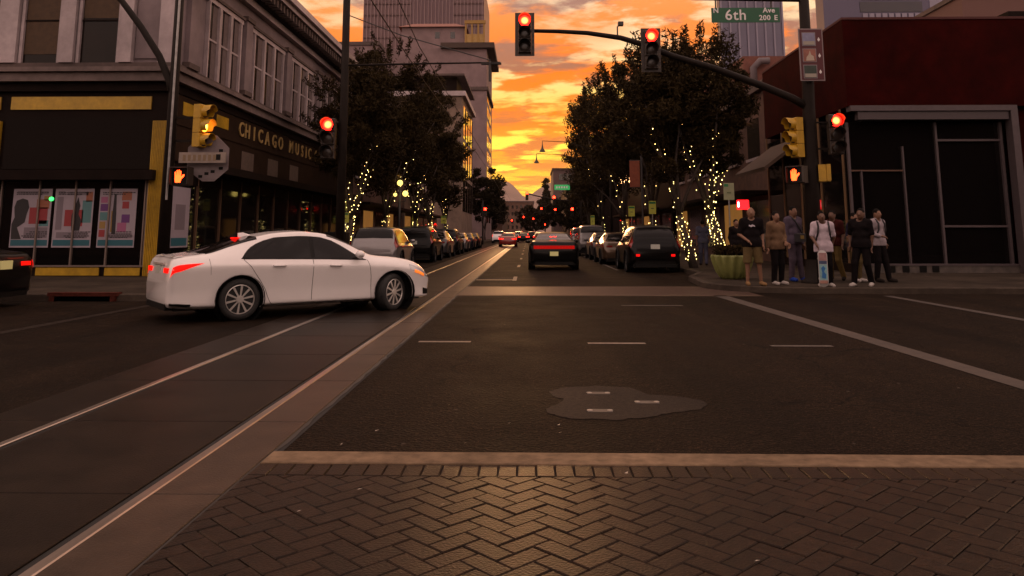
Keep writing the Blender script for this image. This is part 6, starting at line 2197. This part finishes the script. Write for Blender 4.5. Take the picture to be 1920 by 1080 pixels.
c_black, c_khaki, c_tan = cloth('black', (0.009, 0.007, 0.0075)), cloth('khaki', (0.11, 0.078, 0.035)), cloth('tan', (0.14, 0.085, 0.05))
c_lilac, c_lil2, c_white = cloth('lilac', (0.085, 0.066, 0.092)), cloth('grey_lilac', (0.07, 0.053, 0.07)), cloth('white', (0.46, 0.38, 0.42))
c_navy, c_maroon, c_ochre, c_blue = cloth('navy', (0.02, 0.02, 0.045)), cloth('maroon', (0.04, 0.009, 0.008)), cloth('ochre', (0.12, 0.08, 0.028)), cloth('grey_blue', (0.07, 0.07, 0.11))
s_white, s_black, s_tan, s_blue = cloth('white_shoe', (0.40, 0.36, 0.33)), cloth('black_shoe', (0.02, 0.016, 0.014)), cloth('tan_shoe', (0.22, 0.13, 0.06)), cloth('blue_boot', (0.02, 0.05, 0.28))

person('person in black t-shirt with white chest print and khaki shorts', 1412, 19.35, 1.90, c_black, c_khaki, s_tan, face=-8, leg_style='shorts', hair=None, emblem=True,
       pose=dict(el=(-.27, .0, 1.14), wl=(-.12, -.24, 1.0), kl=(-.12, -.03, .51), al=(-.13, .0, .085), tl=(-.13, -.17, .035), kr=(.13, -.02, .51), ar=(.17, .03, .085), tr=(.23, -.13, .035)))
person('person in tan long sleeved top and black trousers with long dark hair', 1458, 19.7, 1.80, c_tan, c_black, s_white, face=24, sleeves='long', hair='long', hem=.84, build=.85,
       pose=dict(er=(.25, .0, 1.14), wr=(.10, -.20, 1.02), wl=(-.27, .0, .88)))
t3 = person('tall person in lilac shirt with a dark shoulder bag behind the tan top', 1491, 21.2, 1.98, c_lilac, c_lil2, s_blue, face=28, sleeves='long', hair='short',
            pose=dict(wr=(.27, -.02, .86), ar=(.15, -.06, .085), tr=(.19, -.23, .035)))
t4 = person('person in white t-shirt with backpack straps holding a skateboard upright', 1546, 18.95, 1.79, c_white, c_black, s_white, face=-6, hair='short', hem=.80, head_tilt=(-.4, -.8), skin=M_skin2,
            pose=dict(el=(-.25, -.02, 1.15), wl=(-.20, -.20, .97), er=(.26, .05, 1.15), wr=(.22, .10, .92)))
person('person in ochre trousers standing behind the white t-shirt', 1566, 21.6, 1.88, c_maroon, c_ochre, s_black, face=-42, hair='short', skin=M_skin2, pose=dict(el=(-.27, .06, 1.16), wl=(-.16, -.10, 1.02), ar=(.16, .12, .085), tr=(.2, -.03, .035)))
person('person all in black with white shoes, right of the skateboarder', 1618, 19.05, 1.86, c_black, c_black, s_white, face=-40, hair='short', skin=M_skin2,
       head_tilt=(.5, -.3),
       pose=dict(kl=(-.14, -.10, .51), al=(-.17, -.12, .085), tl=(-.20, -.29, .035), ar=(.12, .16, .095), tr=(.14, .0, .035), el=(-.26, .06, 1.15), wl=(-.25, -.02, .91), wr=(.21, .02, .90)))
person('person half hidden behind the one in black, turning right', 1606, 20.9, 1.80, c_navy, c_khaki, s_white, face=35, hair='short')
t7 = person('person in white shirt with dark straps at the right end of the group', 1650, 20.9, 1.90, cloth('off_white', (0.28, 0.235, 0.25)), c_black, s_black, face=32, sleeves='long', hair='short',
            pose=dict(el=(-.26, .02, 1.16), wl=(-.13, -.17, 1.10), er=(.28, .06, 1.15), wr=(.22, -.02, .94), kr=(.12, -.08, .51), ar=(.15, -.12, .085), tr=(.18, -.28, .035)))
person('dim person in grey blue clothes walking behind the string lit trees', 1320, 31.5, 1.78, c_blue, c_blue, s_black, face=170, hair='short', pose=dict(al=(-.1, .18, .10), tl=(-.1, .02, .04), ar=(.1, -.18, .085), tr=(.12, -.34, .035)))
person('person in dark clothes standing behind the green planter', 1383, 26.2, 1.72, c_black, c_navy, s_black, face=15, sleeves='long', hair='short')


def strap(parent_t, sc, pts, m, name='strap'):
    return MB().tube([(x * sc, y_ * sc, z * sc) for x, y_, z in pts], 0.022 * sc, 6)


def backpack(label, pt):
    t, sc, J = pt
    b_ = thing('backpack', label, 'backpack', t.location, t.rotation_euler[2], 'backpacks worn on the corner')
    mp = mat('black_nylon', (0.012, 0.010, 0.012), 0.7)
    MB().cham(-.15 * sc, .15 * sc, .135 * sc, .27 * sc, 1.0 * sc, 1.44 * sc, .03).build('pack', mp, b_, world=False)
    for s in (-1, 1):
        strap(t, sc, [(s * .11, .14, 1.44), (s * .125, .05, 1.52), (s * .125, -.06, 1.50), (s * .12, -.125, 1.40), (s * .135, -.13, 1.25), (s * .165, -.05, 1.08), (s * .15, .13, 1.05)], mp).build('strap', mp, b_, world=False, smooth=True)
    return b_


backpack('black backpack of the skateboarder, its straps dark on the white t-shirt', t4)
backpack('black backpack of the person in white shirt at the right end', t7)
t, sc, J = t3
bg = thing('shoulder_bag', 'dark shoulder bag with a yellow patch hung across the lilac shirt', 'bag', t.location, t.rotation_euler[2])
mp = MATS['black_nylon']
MB().cham(-.13 * sc, .15 * sc, -.24 * sc, -.145 * sc, .92 * sc, 1.12 * sc, .02).build('pouch', mp, bg, world=False)
MB().box(-.03 * sc, .08 * sc, -.248 * sc, -.2405 * sc, .99 * sc, 1.07 * sc).build('patch', mat('yellow_patch', (0.25, 0.16, 0.03), 0.8), bg, world=False)
strap(t, sc, [(.12, -.17, 1.1), (.05, -.145, 1.25), (-.06, -.12, 1.42), (-.12, -.02, 1.53), (-.10, .12, 1.42)], mp).build('strap', mp, bg, world=False, smooth=True)

# skateboard held upright
t, sc, J = t4
q = on_y(1543, 505, 18.72)
sk = thing('skateboard', 'skateboard with pale blue graphic held upright beside black trousers', 'skateboard', (q.x, 18.70, 0.14), R(-8))
nz = 26
mb = MB()
vs, fs = [], []
for i in range(nz + 1):
    f = i / nz
    z = 0.86 * f
    e = min(f, 1 - f) * 0.86
    w = 0.105 * math.sqrt(max(0.02, 1 - (max(0, 0.10 - e) / 0.10) ** 2))
    bend = 0.05 * (max(0, 0.14 - e) / 0.14) ** 1.4
    for x, y_ in ((-w, -.006), (w, -.006), (w, .006), (-w, .006)):
        vs.append((x, y_ + bend, z))
for i in range(nz):
    for k in range(4):
        k2 = (k + 1) % 4
        fs.append((i * 4 + k, i * 4 + k2, (i + 1) * 4 + k2, (i + 1) * 4 + k))
fs += [(3, 2, 1, 0), tuple(nz * 4 + k for k in range(4))]
mb.add(vs, fs)
mb.build('deck', mat('skate_deck_pale', (0.44, 0.42, 0.40), 0.5, var=0.1), sk, world=False)
for z0, z1, c in ((.62, .80, (0.36, 0.20, 0.19)), (.54, .615, (0.05, 0.07, 0.14)), (.17, .53, (0.22, 0.40, 0.42)), (.09, .16, (0.34, 0.18, 0.14))):
    MB().box(-.088, .088, -.0095, -.0065, z0, z1).build('deck_graphic', mat('deck_print_%d' % int(z0 * 100), c, 0.5, var=0.2, vscale=12), sk, world=False)
MB().plate([(-.04, .22), (.05, .20), (.06, .30), (.01, .36), (.05, .44), (.0, .50), (-.05, .44), (-.03, .34)], -.0125, -.0098).build('deck_graphic', mat('deck_print_blue', (0.02, 0.14, 0.36), 0.5), sk, world=False)
for z in (.20, .66):
    MB().box(-.07, .07, .007, .05, z - .02, z + .02).build('truck', M_STEEL, sk, world=False)
    for s in (-.085, .085):
        MB().lathe([(.027, -.016), (.03, -.01), (.03, .01), (.027, .016)], 12, T(s, .05, z) @ Matrix.Rotation(R(90), 4, 'Y'), closed=True).build('wheel', s_white, sk, world=False)

# ================================================================== unseen blocks added to cut low eastern sky light, and the evening haze
nb1 = thing('sky_blocking_building', 'unseen brick block added on the left behind the viewpoint to block low sky', 'building', (-30, -20, 0))
MB().box(-50, -11.5, -60, -1.5, 0, 9).build('wall', M_brickbrown, nb1)
MB().box(-50.2, -11.2, -60, -1.2, 9, 9.5).build('parapet', M_belt, nb1)
nb2 = thing('sky_blocking_building', 'unseen dark block added on the right behind the viewpoint to block low sky', 'building', (30, -20, 0))
MB().box(11.5, 50, -60, -0.5, 0, 13).build('wall', M_darkwall, nb2)
MB().box(11.2, 50.2, -60, -0.2, 13, 13.5).build('parapet', M_belt, nb2)

hz = MB().box(-3000, 3000, -300, 7200, -1.2, 470)
hz_o = hz.build('haze', mat('unused', (1, 1, 1)), None)
hm = bpy.data.materials.new('evening_haze')
hm.use_nodes = True
ht = hm.node_tree
ht.nodes.clear()
hv_ = nd(ht, 'ShaderNodeVolumePrincipled', Density=0.45e-4, Anisotropy=0.35)
hv_.inputs['Color'].default_value = (1.0, 0.80, 0.70, 1)
ho = nd(ht, 'ShaderNodeOutputMaterial', Volume=hv_.outputs[0])
hz_o.data.materials.clear()
hz_o.data.materials.append(hm)
tag(hz_o, 'thin warm evening haze filling the street', 'haze', kind='stuff')
